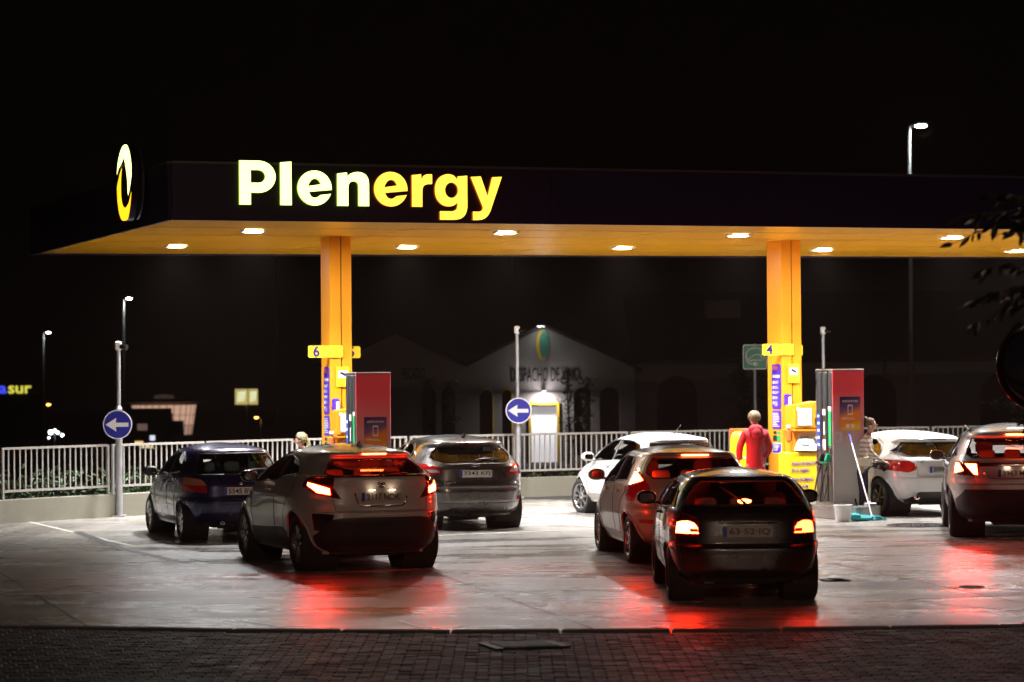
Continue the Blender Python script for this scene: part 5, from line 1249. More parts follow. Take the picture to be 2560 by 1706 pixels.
def hand(J, E_, wrist, w, d, sidev, pre, curl=Vector((0, 0, -1))):
    """palm and five bent fingers from wrist w along d"""
    w = Vector(w); d = Vector(d).normalized(); s = Vector(sidev).normalized(); c = Vector(curl)
    p = w+d*.05; J[pre+'palm'] = (*p, (.032, .018)); E_.append((wrist, pre+'palm')); k = w+d*.085; J[pre+'kn'] = (*k, (.034, .015)); E_.append((pre+'palm', pre+'kn'))
    for i, (o_, L) in enumerate(((-.027, .062), (-.009, .072), (.010, .068), (.028, .052))):
        a = k+s*o_+d*.02; b_ = a+d*L*.5+c*L*.25; e = b_+c*L*.45+d*L*.1
        chain(J, E_, f'{pre}f{i}', [(*a, .0095), (*b_, .0085), (*e, .007)], pre+'kn')
    a = p-s*.03; b_ = a-s*.02+d*.03+c*.01; e = b_+d*.025+c*.02; chain(J, E_, pre+'t', [(*a, .012), (*b_, .010), (*e, .008)], pre+'palm')
def face(o, hd, fwd, m_skin, hair_pts, hair_m, hr):
    """small features: eyes, brows, nose, mouth, ears on a head centred hd, looking fwd (unit, local)"""
    f = Vector(fwd).normalized(); up = Vector((0, 0, 1)); up = (up-f*up.dot(f)).normalized(); s = f.cross(up)
    hd = Vector(hd)
    b = MB(); n0 = hd+f*.098
    b.sphere(tuple(hd+f*.10-up*.012), (.014, .014, .02), 8, 6)
    for sg in (-1, 1): b.sphere(tuple(hd+s*sg*.078-up*.01), (.014, .022, .032), 8, 6)
    b.build('nose_and_ears', m_skin, o, True)['kind'] = 'stuff'
    for sg in (-1, 1):
        b = MB(); b.sphere(tuple(hd+f*.084+s*sg*.031+up*.018), (.011, .011, .008), 8, 6); b.build('eye', M['gloss_black'], o, True)
        b = MB(); b.sphere(tuple(hd+f*.088+s*sg*.032+up*.036), (.016, .012, .005), 8, 6); b.build('eyebrow', hair_m, o, True)
    b = MB(); b.sphere(tuple(hd+f*.088-up*.05), (.024, .012, .007), 8, 6) if abs(f.y) > abs(f.x) else b.sphere(tuple(hd+f*.088-up*.05), (.012, .024, .007), 8, 6); b.build('mouth', M['lip'], o, True)
M['skin'] = mat('skin', (.52, .29, .20), .5, noise=.06, nscale=12); M['lip'] = mat('lip', (.45, .13, .11), .5)
M['hair_blond'] = mat('hair_blond', (.24, .19, .10), .55, noise=.35, nscale=40); M['hair_brown'] = mat('hair_light_brown', (.16, .11, .065), .55, noise=.35, nscale=40); M['hair_ash'] = mat('hair_ash', (.12, .086, .04), .6, noise=.45, nscale=50)
M['red_cloth'] = mat('red_jersey', (.27, .008, .014), .9, noise=.15, nscale=9, bump=1.0, bscale=8)
M['leggings'] = mat('dark_leggings', (.015, .015, .045), .6); M['shoe'] = mat('shoe', (.04, .04, .04), .6); M['cream'] = mat('cream_cloth', (.62, .58, .42), .85, bump=.4, bscale=20)
def stripes():
    m = mat('striped_knit', (.6, .55, .5), .9); nt = m.node_tree; n = nt.nodes; l = nt.links; b = n['Principled BSDF']
    tc = n.new('ShaderNodeTexCoord'); sx = n.new('ShaderNodeSeparateXYZ'); l.new(tc.outputs['Object'], sx.inputs[0])
    q = n.new('ShaderNodeMath'); q.operation = 'MULTIPLY'; q.inputs[1].default_value = 13.5; l.new(sx.outputs[2], q.inputs[0]); fr = n.new('ShaderNodeMath'); fr.operation = 'FRACT'; l.new(q.outputs[0], fr.inputs[0])
    r = n.new('ShaderNodeValToRGB'); r.color_ramp.interpolation = 'CONSTANT'; e = r.color_ramp.elements; e[0].color = (.66, .62, .56, 1); e[1].position = .6; e[1].color = (.30, .25, .25, 1); k = e.new(.82); k.color = (.60, .40, .34, 1)
    l.new(fr.outputs[0], r.inputs[0]); l.new(r.outputs[0], b.inputs['Base Color']); return m

def haircap(o, hd, r, m, fwd, drop=.02, strands=90, tail=None, seed=3, cut=.35):
    """hair as a swept cap of locks"""
    rnd = random.Random(seed); b = MB(); f = Vector(fwd).normalized(); up = Vector((0, 0, 1)); s = f.cross(up).normalized(); hd = Vector(hd)
    crown = hd+up*r*.55-f*r*.25
    for i in range(strands):
        a = rnd.uniform(0, 2*math.pi); d = f*math.cos(a)+s*math.sin(a); reach = 1.0
        low = cut if math.cos(a) > .55 else (-.15 if math.cos(a) > -.1 else -.55)
        P = []
        for k in range(5):
            t = k/4; el = (math.pi/2*(1-t*rnd.uniform(.8, 1)))*(1-0)+math.asin(max(-.9, min(.9, low)))*t; el = math.pi/2+(math.asin(low)-math.pi/2)*t
            v = d*math.cos(el)*r*Vector((1, 1, 1)).x+up*math.sin(el)*r*1.12
            P.append(hd+v*rnd.uniform(.98, 1.10)-f*.008)
        b.sweep([tuple(p) for p in P], [.005, .011, .012, .010, .003], 5)
    if tail:
        for i in range(26):
            j = Vector((rnd.uniform(-.02, .02), rnd.uniform(-.02, .02), rnd.uniform(-.02, .02))); b.sweep([tuple(Vector(p)+j*(1+k*.3)) for k, p in enumerate(tail)], [.008, .016, .014, .005][:len(tail)], 5)
    return b.build('hair', m, o, True)

# person in red, seen from behind, refuelling the white three-door
p1 = root('person', (4.12, 45.62, 0), R(8), 'person in red hooded tracksuit with short blond hair, back turned, holding a fuel nozzle', 'person')
J = {}; E_ = []
chain(J, E_, 'sp', [(0, 0, .93, (.13, .10)), (0, 0, 1.08, (.12, .09)), (0, -.01, 1.25, (.14, .10)), (0, -.01, 1.40, (.13, .085)), (0, .0, 1.49, .055), (0, .015, 1.55, .052), (-.005, .03, 1.62, (.075, .09)), (-.005, .03, 1.70, (.078, .092)), (-.005, .03, 1.745, (.05, .06))])
for sg, sd in ((-1, 'l'), (1, 'r')):
    if sg < 0: A = [(-.17, 0, 1.41, .05), (-.25, .02, 1.16, .042), (-.235, .12, .98, .034), (-.26, .24, .965, .028)]
    else: A = [(.17, 0, 1.41, .05), (.24, .0, 1.15, .042), (.20, .15, 1.0, .034), (.15, .25, 1.0, .028)]
    last = chain(J, E_, sd+'a', A, 'sp3'); hand(J, E_, last, A[-1][:3], (-.3, .9, -.1), (0, .3, 1), sd+'h', Vector((-.5, 0, -.5)))
    chain(J, E_, sd+'g', [(sg*.10, 0, .84, .085), (sg*.11, .01, .48, .055), (sg*.12, -.02, .09, .04), (sg*.13, .08, .04, .035), (sg*.135, .16, .03, .028)], 'sp0')
body = skin('person_body', J, E_, M['skin'], p1)
face(body, (-.005, .03, 1.665), (-.15, 1, -.1), M['skin'], None, M['hair_ash'], .09)
haircap(body, (-.005, .022, 1.675), .096, M['hair_ash'], (-.1, 1, 0), strands=420, seed=5)
J = {}; E_ = []
chain(J, E_, 'sp', [(0, 0, .80, (.165, .12)), (0, 0, .90, (.178, .13)), (0, 0, 1.0, (.165, .12)), (0, -.005, 1.14, (.16, .125)), (0, -.01, 1.28, (.175, .13)), (0, -.01, 1.40, (.165, .11)), (0, -.01, 1.49, (.085, .075))])
for sg, sd in ((-1, 'l'), (1, 'r')):
    A = [(-.18, 0, 1.40, .078), (-.27, .01, 1.16, .066), (-.245, .12, .99, .055), (-.255, .21, .97, .042)] if sg < 0 else [(.18, 0, 1.40, .078), (.26, .0, 1.15, .066), (.205, .15, 1.0, .055), (.16, .22, 1.0, .042)]
    chain(J, E_, sd+'a', A, 'sp5')
hd = skin('hoodie', J, E_, M['red_cloth'], body)
b = MB(); b.sphere((0, -.07, 1.475), (.125, .085, .085), 16, 10, .9); b.sphere((0, -.125, 1.41), (.09, .05, .10), 14, 8); b.lathe([(.085, 0), (.10, .035), (.09, .06), (.07, .04)], Matrix.Translation((0, .005, 1.46)) @ Matrix.Rotation(R(12), 4, 'X'), 18); b.build('hood', M['red_cloth'], body, True)
J = {}; E_ = []
chain(J, E_, 'h', [(0, 0, .92, (.165, .125)), (0, 0, .84, (.15, .12))])
for sg, sd in ((-1, 'l'), (1, 'r')): chain(J, E_, sd+'g', [(sg*.105, 0, .72, .105), (sg*.115, .01, .45, .085), (sg*.12, -.01, .15, .07), (sg*.12, -.01, .08, .06)], 'h1')
skin('tracksuit_trousers', J, E_, M['red_cloth'], body)
for sg in (-1, 1): b = MB(); b.sphere((sg*.13, .06, .045), (.05, .14, .05), 14, 8, .8); b.build('shoe', M['shoe'], body, True)
nz = root('fuel_nozzle', (3.86, 45.92, .98), R(100), 'green and black fuel nozzle in the hand of the person in red', 'fuel nozzle')
def nozzle(nz, c1, hose):
    b = MB(); b.box((0, 0, 0), (.07, .16, .07), bev=.02); b.box((0, .10, -.03), (.04, .10, .09), bev=.015); b.build('nozzle_body', c1, nz, 'auto')
    b = MB(); b.sweep([(0, -.07, .01), (0, -.18, .0), (0, -.27, -.04)], .013, 8); b.build('spout', M['steel'], nz, True)
    b = MB(); b.sweep([(0, -.03, -.035), (0, 0, -.09), (0, .09, -.09), (0, .12, -.05)], .008, 6); b.build('trigger_guard', M['black_plastic'], nz, True)
    b = MB(); b.sweep(crom(hose, 7), .014, 7); b.build('fuel_hose', M['rubber'], nz, True)
nozzle(nz, M['ngreen'], [(0, .14, -.05), (0, .25, -.16), (-.1, .45, -.45), (-.2, .62, -.85), (-.3, .5, -.94), (-.9, .35, -.9)])

# woman refuelling at the right pump
p2 = root('person', (5.96, 45.35, 0), R(-62), 'woman in striped knit jumper with hair tied up, refuelling the white car at the right', 'person')
# local +Y is where she faces (towards the car, a little to the camera)
p2.rotation_euler = (0, 0, R(-108))
J = {}; E_ = []
chain(J, E_, 'sp', [(0, -.08, .90, (.125, .10)), (0, -.07, 1.04, (.105, .085)), (0, -.02, 1.18, (.125, .095)), (0, .03, 1.31, (.12, .08)), (0, .06, 1.39, .045), (0, .085, 1.44, .043), (0, .11, 1.50, (.07, .082)), (0, .115, 1.57, (.074, .086)), (0, .105, 1.615, (.045, .055))])
for sg, sd in ((-1, 'l'), (1, 'r')):
    A = [(.15, .04, 1.32, .042), (.20, .10, 1.11, .036), (.12, .24, .98, .03), (.08, .31, .93, .025)] if sg > 0 else [(-.15, .04, 1.32, .042), (-.21, .02, 1.10, .036), (-.19, .12, .93, .03), (-.17, .18, .90, .025)]
    last = chain(J, E_, sd+'a', A, 'sp3'); hand(J, E_, last, A[-1][:3], (-.1, .9, -.4), (1, 0, 0), sd+'h', Vector((0, -.2, -.8)))
    chain(J, E_, sd+'g', [(sg*.09, -.07, .82, .085), (sg*.10, -.03, .47, .055), (sg*.10, -.06, .09, .036), (sg*.11, .03, .04, .032), (sg*.115, .10, .03, .026)], 'sp0')
body = skin('person_body', J, E_, M['skin'], p2)
face(body, (0, .112, 1.535), (0, .93, -.35), M['skin'], None, M['hair_brown'], .085)
haircap(body, (0, .10, 1.555), .083, M['hair_brown'], (0, 1, -.2), strands=300, seed=9, cut=.45, tail=[(0, .03, 1.62), (0, .0, 1.66), (0, -.02, 1.65), (0, -.01, 1.62)])
J = {}; E_ = []
chain(J, E_, 'sp', [(0, -.075, .92, (.145, .12)), (0, -.07, 1.03, (.13, .105)), (0, -.02, 1.18, (.15, .12)), (0, .03, 1.31, (.14, .095)), (0, .055, 1.375, (.07, .06))])
for sg, sd in ((-1, 'l'), (1, 'r')):
    A = [(.155, .04, 1.31, .062), (.205, .10, 1.11, .052), (.13, .22, .99, .042), (.10, .27, .955, .036)] if sg > 0 else [(-.155, .04, 1.31, .062), (-.215, .02, 1.10, .052), (-.195, .11, .95, .042), (-.185, .14, .93, .036)]
    chain(J, E_, sd+'a', A, 'sp3')
skin('jumper', J, E_, stripes(), body)
J = {}; E_ = []
chain(J, E_, 'h', [(0, -.08, .90, (.14, .115)), (0, -.08, .82, (.13, .11))])
for sg, sd in ((-1, 'l'), (1, 'r')): chain(J, E_, sd+'g', [(sg*.092, -.06, .70, .092), (sg*.10, -.03, .45, .064), (sg*.10, -.06, .12, .045)], 'h1')
skin('leggings', J, E_, M['leggings'], body)
for sg in (-1, 1): b = MB(); b.sphere((sg*.11, .02, .04), (.045, .12, .045), 14, 8, .8); b.build('shoe', M['shoe'], body, True)
bag = root('shoulder_bag', (5.93, 45.22, .92), R(-15), 'small cream shoulder bag hanging at the hip of the woman refuelling', 'bag')
b = MB(); b.box((0, 0, 0), (.26, .10, .17), bev=.03); b.box((0, -.03, .05), (.265, .07, .08), bev=.02); b.build('bag_body', M['cream'], bag, 'auto'); b = MB(); b.sweep(crom([(-.12, .02, .07), (-.05, .05, .30), (.03, .08, .48), (.12, .10, .30), (.12, .04, .07)], 5), .008, 5); b.build('strap', M['cream'], bag, True)
nz = root('fuel_nozzle', (6.20, 45.23, .90), R(78), 'black fuel nozzle in the open filler of the white car at the right', 'fuel nozzle')
nozzle(nz, M['black_plastic'], [(0, .14, -.05), (0, .22, -.12), (.02, .30, -.45), (0, .36, -.82), (-.05, .38, -.87), (-.1, .42, -.6)])

# blonde woman by the left column, only head and shoulders above the crossover
p3 = root('person', (-3.50, 44.55, 0), R(90), 'blonde woman with ponytail and cream top, head showing above the crossover roof', 'person')
J = {}; E_ = []
chain(J, E_, 'sp', [(0, -.22, .90, (.125, .10)), (0, -.20, 1.0, (.105, .085)), (0, -.14, 1.12, (.125, .095)), (0, -.07, 1.19, (.12, .08)), (0, -.02, 1.245, .045), (0, .01, 1.29, .043), (0, .03, 1.34, (.07, .085)), (0, .03, 1.41, (.075, .088)), (0, .025, 1.455, (.045, .055))])
for sg, sd in ((-1, 'l'), (1, 'r')):
    A = [(sg*.15, -.08, 1.20, .045), (sg*.21, -.06, .98, .038), (sg*.15, .10, .88, .03), (sg*.12, .18, .88, .025)]
    last = chain(J, E_, sd+'a', A, 'sp3'); hand(J, E_, last, A[-1][:3], (0, 1, -.1), (1, 0, 0), sd+'h', Vector((0, 0, -.8)))
    chain(J, E_, sd+'g', [(sg*.09, -.20, .82, .085), (sg*.10, -.12, .47, .055), (sg*.10, -.16, .09, .036), (sg*.11, -.08, .04, .032), (sg*.115, .0, .03, .026)], 'sp0')
body = skin('person_body', J, E_, M['skin'], p3)
face(body, (0, .032, 1.375), (0, .98, -.15), M['skin'], None, M['hair_blond'], .09)
haircap(body, (0, .02, 1.395), .092, M['hair_blond'], (0, 1, 0), strands=340, seed=12, cut=.3, tail=[(0, -.07, 1.40), (0, -.10, 1.34), (0, -.11, 1.27), (0, -.10, 1.20)])
J = {}; E_ = []
chain(J, E_, 'sp', [(0, -.22, .90, (.15, .12)), (0, -.20, 1.0, (.14, .11)), (0, -.14, 1.12, (.155, .12)), (0, -.075, 1.19, (.145, .10)), (0, -.03, 1.235, (.08, .065))])
for sg, sd in ((-1, 'l'), (1, 'r')): chain(J, E_, sd+'a', [(sg*.155, -.08, 1.20, .065), (sg*.215, -.06, .98, .055), (sg*.16, .08, .89, .042)], 'sp3')
skin('cream_top', J, E_, M['cream'], body)
J = {}; E_ = []
chain(J, E_, 'h', [(0, -.22, .90, (.14, .115)), (0, -.21, .82, (.13, .11))])
for sg, sd in ((-1, 'l'), (1, 'r')): chain(J, E_, sd+'g', [(sg*.092, -.17, .70, .092), (sg*.10, -.12, .45, .064), (sg*.10, -.16, .12, .045)], 'h1')
skin('dark_trousers', J, E_, M['leggings'], body)

# ================================================================ BACKGROUND
M['white_wall'] = mat('winery_wall', (.26, .235, .22), .9, noise=.15, nscale=1.5, bump=.5, bscale=8)
M['roof_dark'] = mat('roof_dark', (.05, .04, .035), .85, noise=.3, nscale=2); M['arch_dark'] = mat('arch_shutter', (.045, .03, .025), .7, noise=.2, nscale=5)
M['yellow_trim'] = mat('yellow_trim', (.65, .40, .03), .6); M['letter_dark'] = mat('letter_dark', (.015, .015, .017), .6)
BZ = -.6
def arch(cx, w, z0, zt, n=10):
    r = w/2; return [(cx-r, z0), (cx+r, z0), (cx+r, zt-r)]+[(cx+r*math.cos(math.pi*i/n), zt-r+r*math.sin(math.pi*i/n)) for i in range(1, n)]+[(cx-r, zt-r)]
win = root('winery_building', (1.1, 95, BZ), 0, 'dark winery with twin gables, arched openings and a lit yellow-framed doorway', 'building')
def wx(x): return x-1.1
fac = [(wx(-6.7), 0), (wx(4.35), 0), (wx(4.35), 3.35), (wx(1.1), 4.82), (wx(-1.64), 3.40), (wx(-4.14), 4.60), (wx(-6.7), 3.45)]
holes = [arch(wx(-.93), .48, .25, 2.62), arch(wx(-.19), .36, .25, 2.62), arch(wx(2.48), .62, .25, 2.66), arch(wx(3.44), .70, .25, 2.66), arch(wx(-2.96), .48, .25, 2.7), arch(wx(-2.28), .48, .25, 2.7), arch(wx(-5.2), .5, .25, 2.7), [(wx(.66), .02), (wx(1.57), .02), (wx(1.57), 2.02), (wx(.66), 2.02)]]
me = shape2d([fac]+[h[::-1] for h in holes], .15); place2d('facade', me, M['white_wall'], win, (0, .15, 0))
for i, h in enumerate(holes[:-1]):
    me = shape2d([h], .02); o = place2d('arched_shutter', me, M['arch_dark'], win, (0, .24, 0))
    if i < 2:
        b = MB(); b.sweep([(x, -.01, z) for x, z in h[1:-1]], .03, 4); b.build('arch_trim', M['yellow_trim'], o)
b = MB(); b.box((wx(1.12), .22, 1.0), (.91, .03, 2.0)); b.build('glazed_door', emis('door_glow', (.85, .86, 1.0), .35), win)
b = MB(); b.box((wx(.62), -.03, 1.03), (.09, .08, 2.06)); b.box((wx(1.61), -.03, 1.03), (.09, .08, 2.06)); b.box((wx(1.115), -.03, 2.1), (1.08, .08, .09)); b.build('door_frame', M['yellow_trim'], win)
b = MB(); b.box((wx(1.1), -.26, 2.56), (.12, .50, .06), bev=.02); lmp = b.build('door_lamp', M['trim_grey'], win); b = MB(); b.add([(wx(1.1)-.07, -.46, 2.525), (wx(1.1)+.07, -.46, 2.525), (wx(1.1)+.07, -.32, 2.525), (wx(1.1)-.07, -.32, 2.525)], [(3, 2, 1, 0)]); b.build('lamp_glass', emis('door_lamp_glow', (1, .97, 1), 1000), lmp)
b = MB(); b.add([(wx(.62), -.2, 1.1), (wx(.9), -.2, 1.1), (wx(.9), -.2, 1.9), (wx(.62), -.2, 1.9)], [(0, 1, 2, 3)])
# oval emblem lit from above
b = MB(); b.prism([(x, z) for x, z in ellip(0, 0, .24, .54, 28)], .04, Matrix.Translation((wx(1.09), -.0, 4.19)) @ FACE); ovl = b.build('emblem', M['yellow_trim'], win)
gm = mat('emblem_green', (.08, .34, .26), .5); b = MB()
for i in range(26):
    z = -.46+i*.92/25; hw = .175*math.sqrt(max(0, 1-(z/.49)**2)); b.box((wx(1.09)+.05, -.05, 4.19+z), (hw*2, .03, .022)) if hw > .02 else None
b.build('emblem_slats', gm, ovl)['kind'] = 'stuff'
b = MB(); b.box((wx(1.0), -.3, 4.86), (.3, .6, .06)); el = b.build('emblem_lamp', M['trim_grey'], win); b = MB(); b.add([(wx(1.0)-.10, -.56, 4.82), (wx(1.0)+.14, -.56, 4.82), (wx(1.0)+.14, -.38, 4.82), (wx(1.0)-.10, -.38, 4.82)], [(3, 2, 1, 0)]); b.build('lamp_glass', emis('emblem_lamp_glow', (.9, 1, 1), 32), el)
me = fit(textmesh('DESPACHO DE VINO', .62, .003, .006), 2.4, .50); place2d('facade_lettering', me, M['letter_dark'], win, (wx(1.17), -.015, 3.13))
me = fit(textmesh('PECADO', .55, .006, .02), .82, .42); place2d('facade_lettering', me, M['letter_dark'], win, (wx(-3.5), -.03, 3.2))
for pts in ([(wx(4.6), 3.2), (wx(1.1), 4.82), (wx(-1.64), 3.40)], [(wx(-1.64), 3.40), (wx(-4.14), 4.60), (wx(-7.0), 3.4)]):
    b = MB()
    for (xa, za), (xb, zb_) in zip(pts[:-1], pts[1:]): b.add([(xa, -.2, za+.02), (xb, -.2, zb_+.02), (xb, 14, zb_+.02), (xa, 14, za+.02), (xa, -.2, za+.12), (xb, -.2, zb_+.12), (xb, 14, zb_+.12), (xa, 14, za+.12)], [(0, 1, 2, 3), (4, 7, 6, 5), (0, 4, 5, 1), (1, 5, 6, 2), (2, 6, 7, 3), (3, 7, 4, 0)])
    b.build('roof', M['roof_dark'], win)
# long low wing to the right
wing = root('low_wing_building', (12, 96, BZ), 0, 'long dark single-storey wing with flat eaves and a wide arch, right of the winery', 'building')
fac = [(-7.6, 0), (14, 0), (14, 3.5), (-7.6, 3.5)]; hl = [arch(-6.1, 1.45, .3, 3.05, 12), arch(1.0, 1.5, .3, 3.05), arch(5.5, 1.5, .3, 3.05)]
me = shape2d([fac]+[h[::-1] for h in hl], .15); place2d('facade', me, M['white_wall'], wing, (0, .15, 0))
for h in hl: me = shape2d([h], .02); place2d('arched_shutter', me, M['arch_dark'], wing, (0, .24, 0))
b = MB(); b.add([(-7.7, -.3, 3.5), (14.2, -.3, 3.5), (14.2, 9, 6.2), (-7.7, 9, 6.2), (-7.7, -.3, 3.58), (14.2, -.3, 3.58), (14.2, 9, 6.3), (-7.7, 9, 6.3)], [(0, 3, 2, 1), (4, 5, 6, 7), (0, 1, 5, 4), (1, 2, 6, 5), (3, 0, 4, 7)]); b.build('roof', M['roof_dark'], wing)
b = MB(); b.box((-4, 6, 4.9), (1.3, 1.3, 2.0)); b.build('chimney', M['white_wall'], wing)

# street lamps and posts
def lamp(x, y, z0, h, arm, lab, colr, s, r=.06, hw=.45, orange=False, lz=None):
    t = root('street_lamp', (x, y, z0), 0, lab, 'street lamp')
    b = MB(); b.cyl((0, 0, 0), (0, 0, h), r*1.2, r*.7, 10); b.cyl((0, 0, h), (arm, 0, h+.05), r*.6, r*.5, 8); b.build('pole', M['galv'], t, True)
    b = MB(); b.box((arm, 0, h+.06), (hw, .3, .10), bev=.04); hd_ = b.build('lamp_head', M['steel_paint'], t, 'auto'); b = MB(); b.sphere((arm, -.03, h-.0), ((hw*.42, .14, .05 if not orange else .10) if lz is None else (hw*.42, .16, lz)), 12, 7); b.build('lamp_lens', emis('lamp_lens', colr, s), hd_, True)
lamp(11.92, 80, BZ, 10.44, .35, 'tall street lamp with bright white head rising above the canopy at the right', (.9, 1, .92), 110, .075, .42)
lamp(-17.38, 120, -.8, 6.92, .25, 'thin street lamp with small white head above the left arrow sign', (1, 1, .95), 40, .07, .3)
lamp(-26.22, 150, -1.4, 6.6, .28, 'thin street lamp with faint head, the farthest left in the dark', (1, 1, .95), 20, .07, .3)
lamp(-45.5, 260, -3.3, 3.6, .5, 'short orange street lamp glowing below the far left lamp', (1, .40, .07), 12, .10, .5, True)
lamp(-24.4, 260, -3.3, 2.2, -.45, 'short orange street lamp glowing left of the blonde woman', (1, .40, .07), 12, .10, .5, True)
for x, y, h, lab in ((.04, 110, 8.2, 'thin dark flagpole rising behind the middle arrow sign'), (-9.66, 110, 8.2, 'thin dark flagpole behind the left column'), (9.9, 100, 9.6, 'thin dark mast rising above the canopy left of the right street lamp')):
    b = MB(); b.cyl((0, 0, 0), (0, 0, h), .045, .03, 8); o = b.build('flagpole', M['steel_paint'], None, True, (x, y, BZ)); tag(o, lab, 'flagpole')
wc = root('light_cluster', (-34.16, 200, -2.5), 0, 'low mast with a cluster of small white floodlights at the far left', 'floodlight')
b = MB(); b.cyl((0, 0, 0), (0, 0, 1.3), .05); b.build('mast', M['steel_paint'], wc)
for dx, dz, r in ((-.30, 1.2, .16), (.0, 1.32, .10), (.22, 1.18, .10), (.55, .98, .10), (-.45, .8, .06)): b = MB(); b.sphere((dx, 0, dz), r, 10, 6); b.build('floodlight', emis('flood', (.85, .9, 1), 14), wc, True)

# glazed round pavilion
pvn = root('round_pavilion', (-52.0, 400, -5.5), 0, 'round pavilion with warm lit glass wall and wide disc roof, far behind the navy car', 'building')
pr = 4.8; ng = 28
gl = emis('pavilion_glow', (1, .60, .42), .62); gl2 = emis('pavilion_glow_low', (1, .58, .42), .40)
for i in range(ng):
    a0 = 2*math.pi*i/ng; a1 = 2*math.pi*(i+.94)/ng
    if math.sin((a0+a1)/2) > .1: continue
    for z0_, z1_, g_ in ((0.1, 1.5, gl2), (1.55, 3.0, gl), (3.05, 4.5, gl)):
        r0 = pr*(.86+.14*z0_/4.5); r1 = pr*(.86+.14*z1_/4.5); b = MB(); b.add([(r0*math.cos(a0), r0*math.sin(a0), z0_), (r0*math.cos(a1), r0*math.sin(a1), z0_), (r1*math.cos(a1), r1*math.sin(a1), z1_), (r1*math.cos(a0), r1*math.sin(a0), z1_)], [(0, 1, 2, 3)]); b.build('glass_panel', g_, pvn)
b = MB()
for i in range(ng): a = 2*math.pi*(i-.03)/ng; b.cyl((pr*.86*math.cos(a), pr*.86*math.sin(a), 0), (pr*math.cos(a), pr*math.sin(a), 4.6), .07, k=5)
for z_ in (1.52, 3.02): b.lathe([(pr*(.86+.14*z_/4.5)+.03, z_-.04), (pr*(.86+.14*z_/4.5)+.03, z_+.04)], k=ng)
b.build('mullions', M['trim_grey'], pvn)['kind'] = 'stuff'
b = MB(); b.lathe([(.01, 4.6), (8.2, 4.95), (8.3, 5.1), (4, 5.4), (.01, 5.5)], k=36); b.build('disc_roof', mat('disc_roof', (.30, .2, .15), .7), pvn, 'auto')
b = MB(); b.lathe([(1.5, 5.4), (1.5, 5.9), (.01, 6.1)], k=16); b.build('lantern', emis('lantern_glow', (1, .6, .45), .04), pvn)
b = MB(); b.box((0, 0, 0), (14, 6, 2.2)); b.box((3, 0, 1.6), (5, 5, 1.2)); o = b.build('far_shed', M['roof_dark'], None, False, (-54, 380, -4.2)); tag(o, 'black flat-roofed shed silhouetted before the round pavilion', 'building')
# blue and yellow shop sign, far left
sg_ = root('shop_sign', (-57.0, 300, -4.2), 0, 'glowing shop sign ending in sur, blue then yellow letters, at the left edge', 'sign')
b = MB(); b.box((-4, 2, 2.7), (16, 3, 5.4)); b.build('sign_wall', M['roof_dark'], sg_)
me = textmesh('sur', 1.75, .03, .05, 'LEFT', sx=1.16); place2d('yellow_letters', me, emis('sign_yellow', (.75, .70, .08), 1.1), sg_, (.55-.1, .42, 6.02)); me = textmesh('a', 1.75, .03, .05, 'RIGHT', sx=1.1); place2d('blue_letters', me, emis('sign_bluelit', (.06, .08, 1.0), 1.2), sg_, (.30, .42, 6.02))
# twin yellow light boxes
ys = root('light_box_sign', (-24.81, 250, -3.2), 0, 'pair of square pale yellow light boxes on a mast left of the left column', 'sign')
b = MB(); b.cyl((0, .2, 0), (0, .2, 3.6), .12); b.build('mast', M['steel_paint'], ys)
for dx, w in ((-.48, 1.12), (.62, .86)):
    b = MB(); b.box((dx, 0, 4.16), (w, .3, 1.45)); bx = b.build('light_box', emis('box_yellow', (1, .82, .28), .50), ys); me = shape2d([[(-.3*w, -.45), (.25*w, -.35), (.38*w, .5), (-.25*w, .42)]], .01); place2d('pale_logo', me, emis('box_pale', (.95, 1, .72), .85), bx, (dx, -.17, 4.16))
    me = shape2d([rrect(.34*w, .5, .1), rrect(.2*w, .3, .06)[::-1]], .01); place2d('pale_mark', me, emis('box_mark', (.8, .75, .25), .6), bx, (dx, -.20, 4.12))
# made-up block with glowing panels, standing for car lights beyond the railing
ks = root('car_lights_block', (-21.9, 160, -1.8), 0, 'made-up dark block with glowing panels for distant car lights, seen through the left railing', 'car lights')
b = MB(); b.box((0, 1, 1.3), (2.6, 2, 2.6)); b.build('backing_block', M['roof_dark'], ks)
for dx, dz, w, h, c_, s_ in ((-.4, .55, .5, .22, (1, .6, .2), 1.2), (.1, .35, .7, .2, (1, .75, .4), .9), (.4, .85, .3, .3, (.8, .85, 1), 1.0), (-.2, 1.5, .6, .4, (1, .6, .5), .12), (.55, .15, .2, .12, (1, .9, .7), 1.6)):
    b = MB(); b.box((dx, -.02, dz), (w, .02, h)); b.build('glow_panel', emis('car_light_glow', c_, s_), ks)

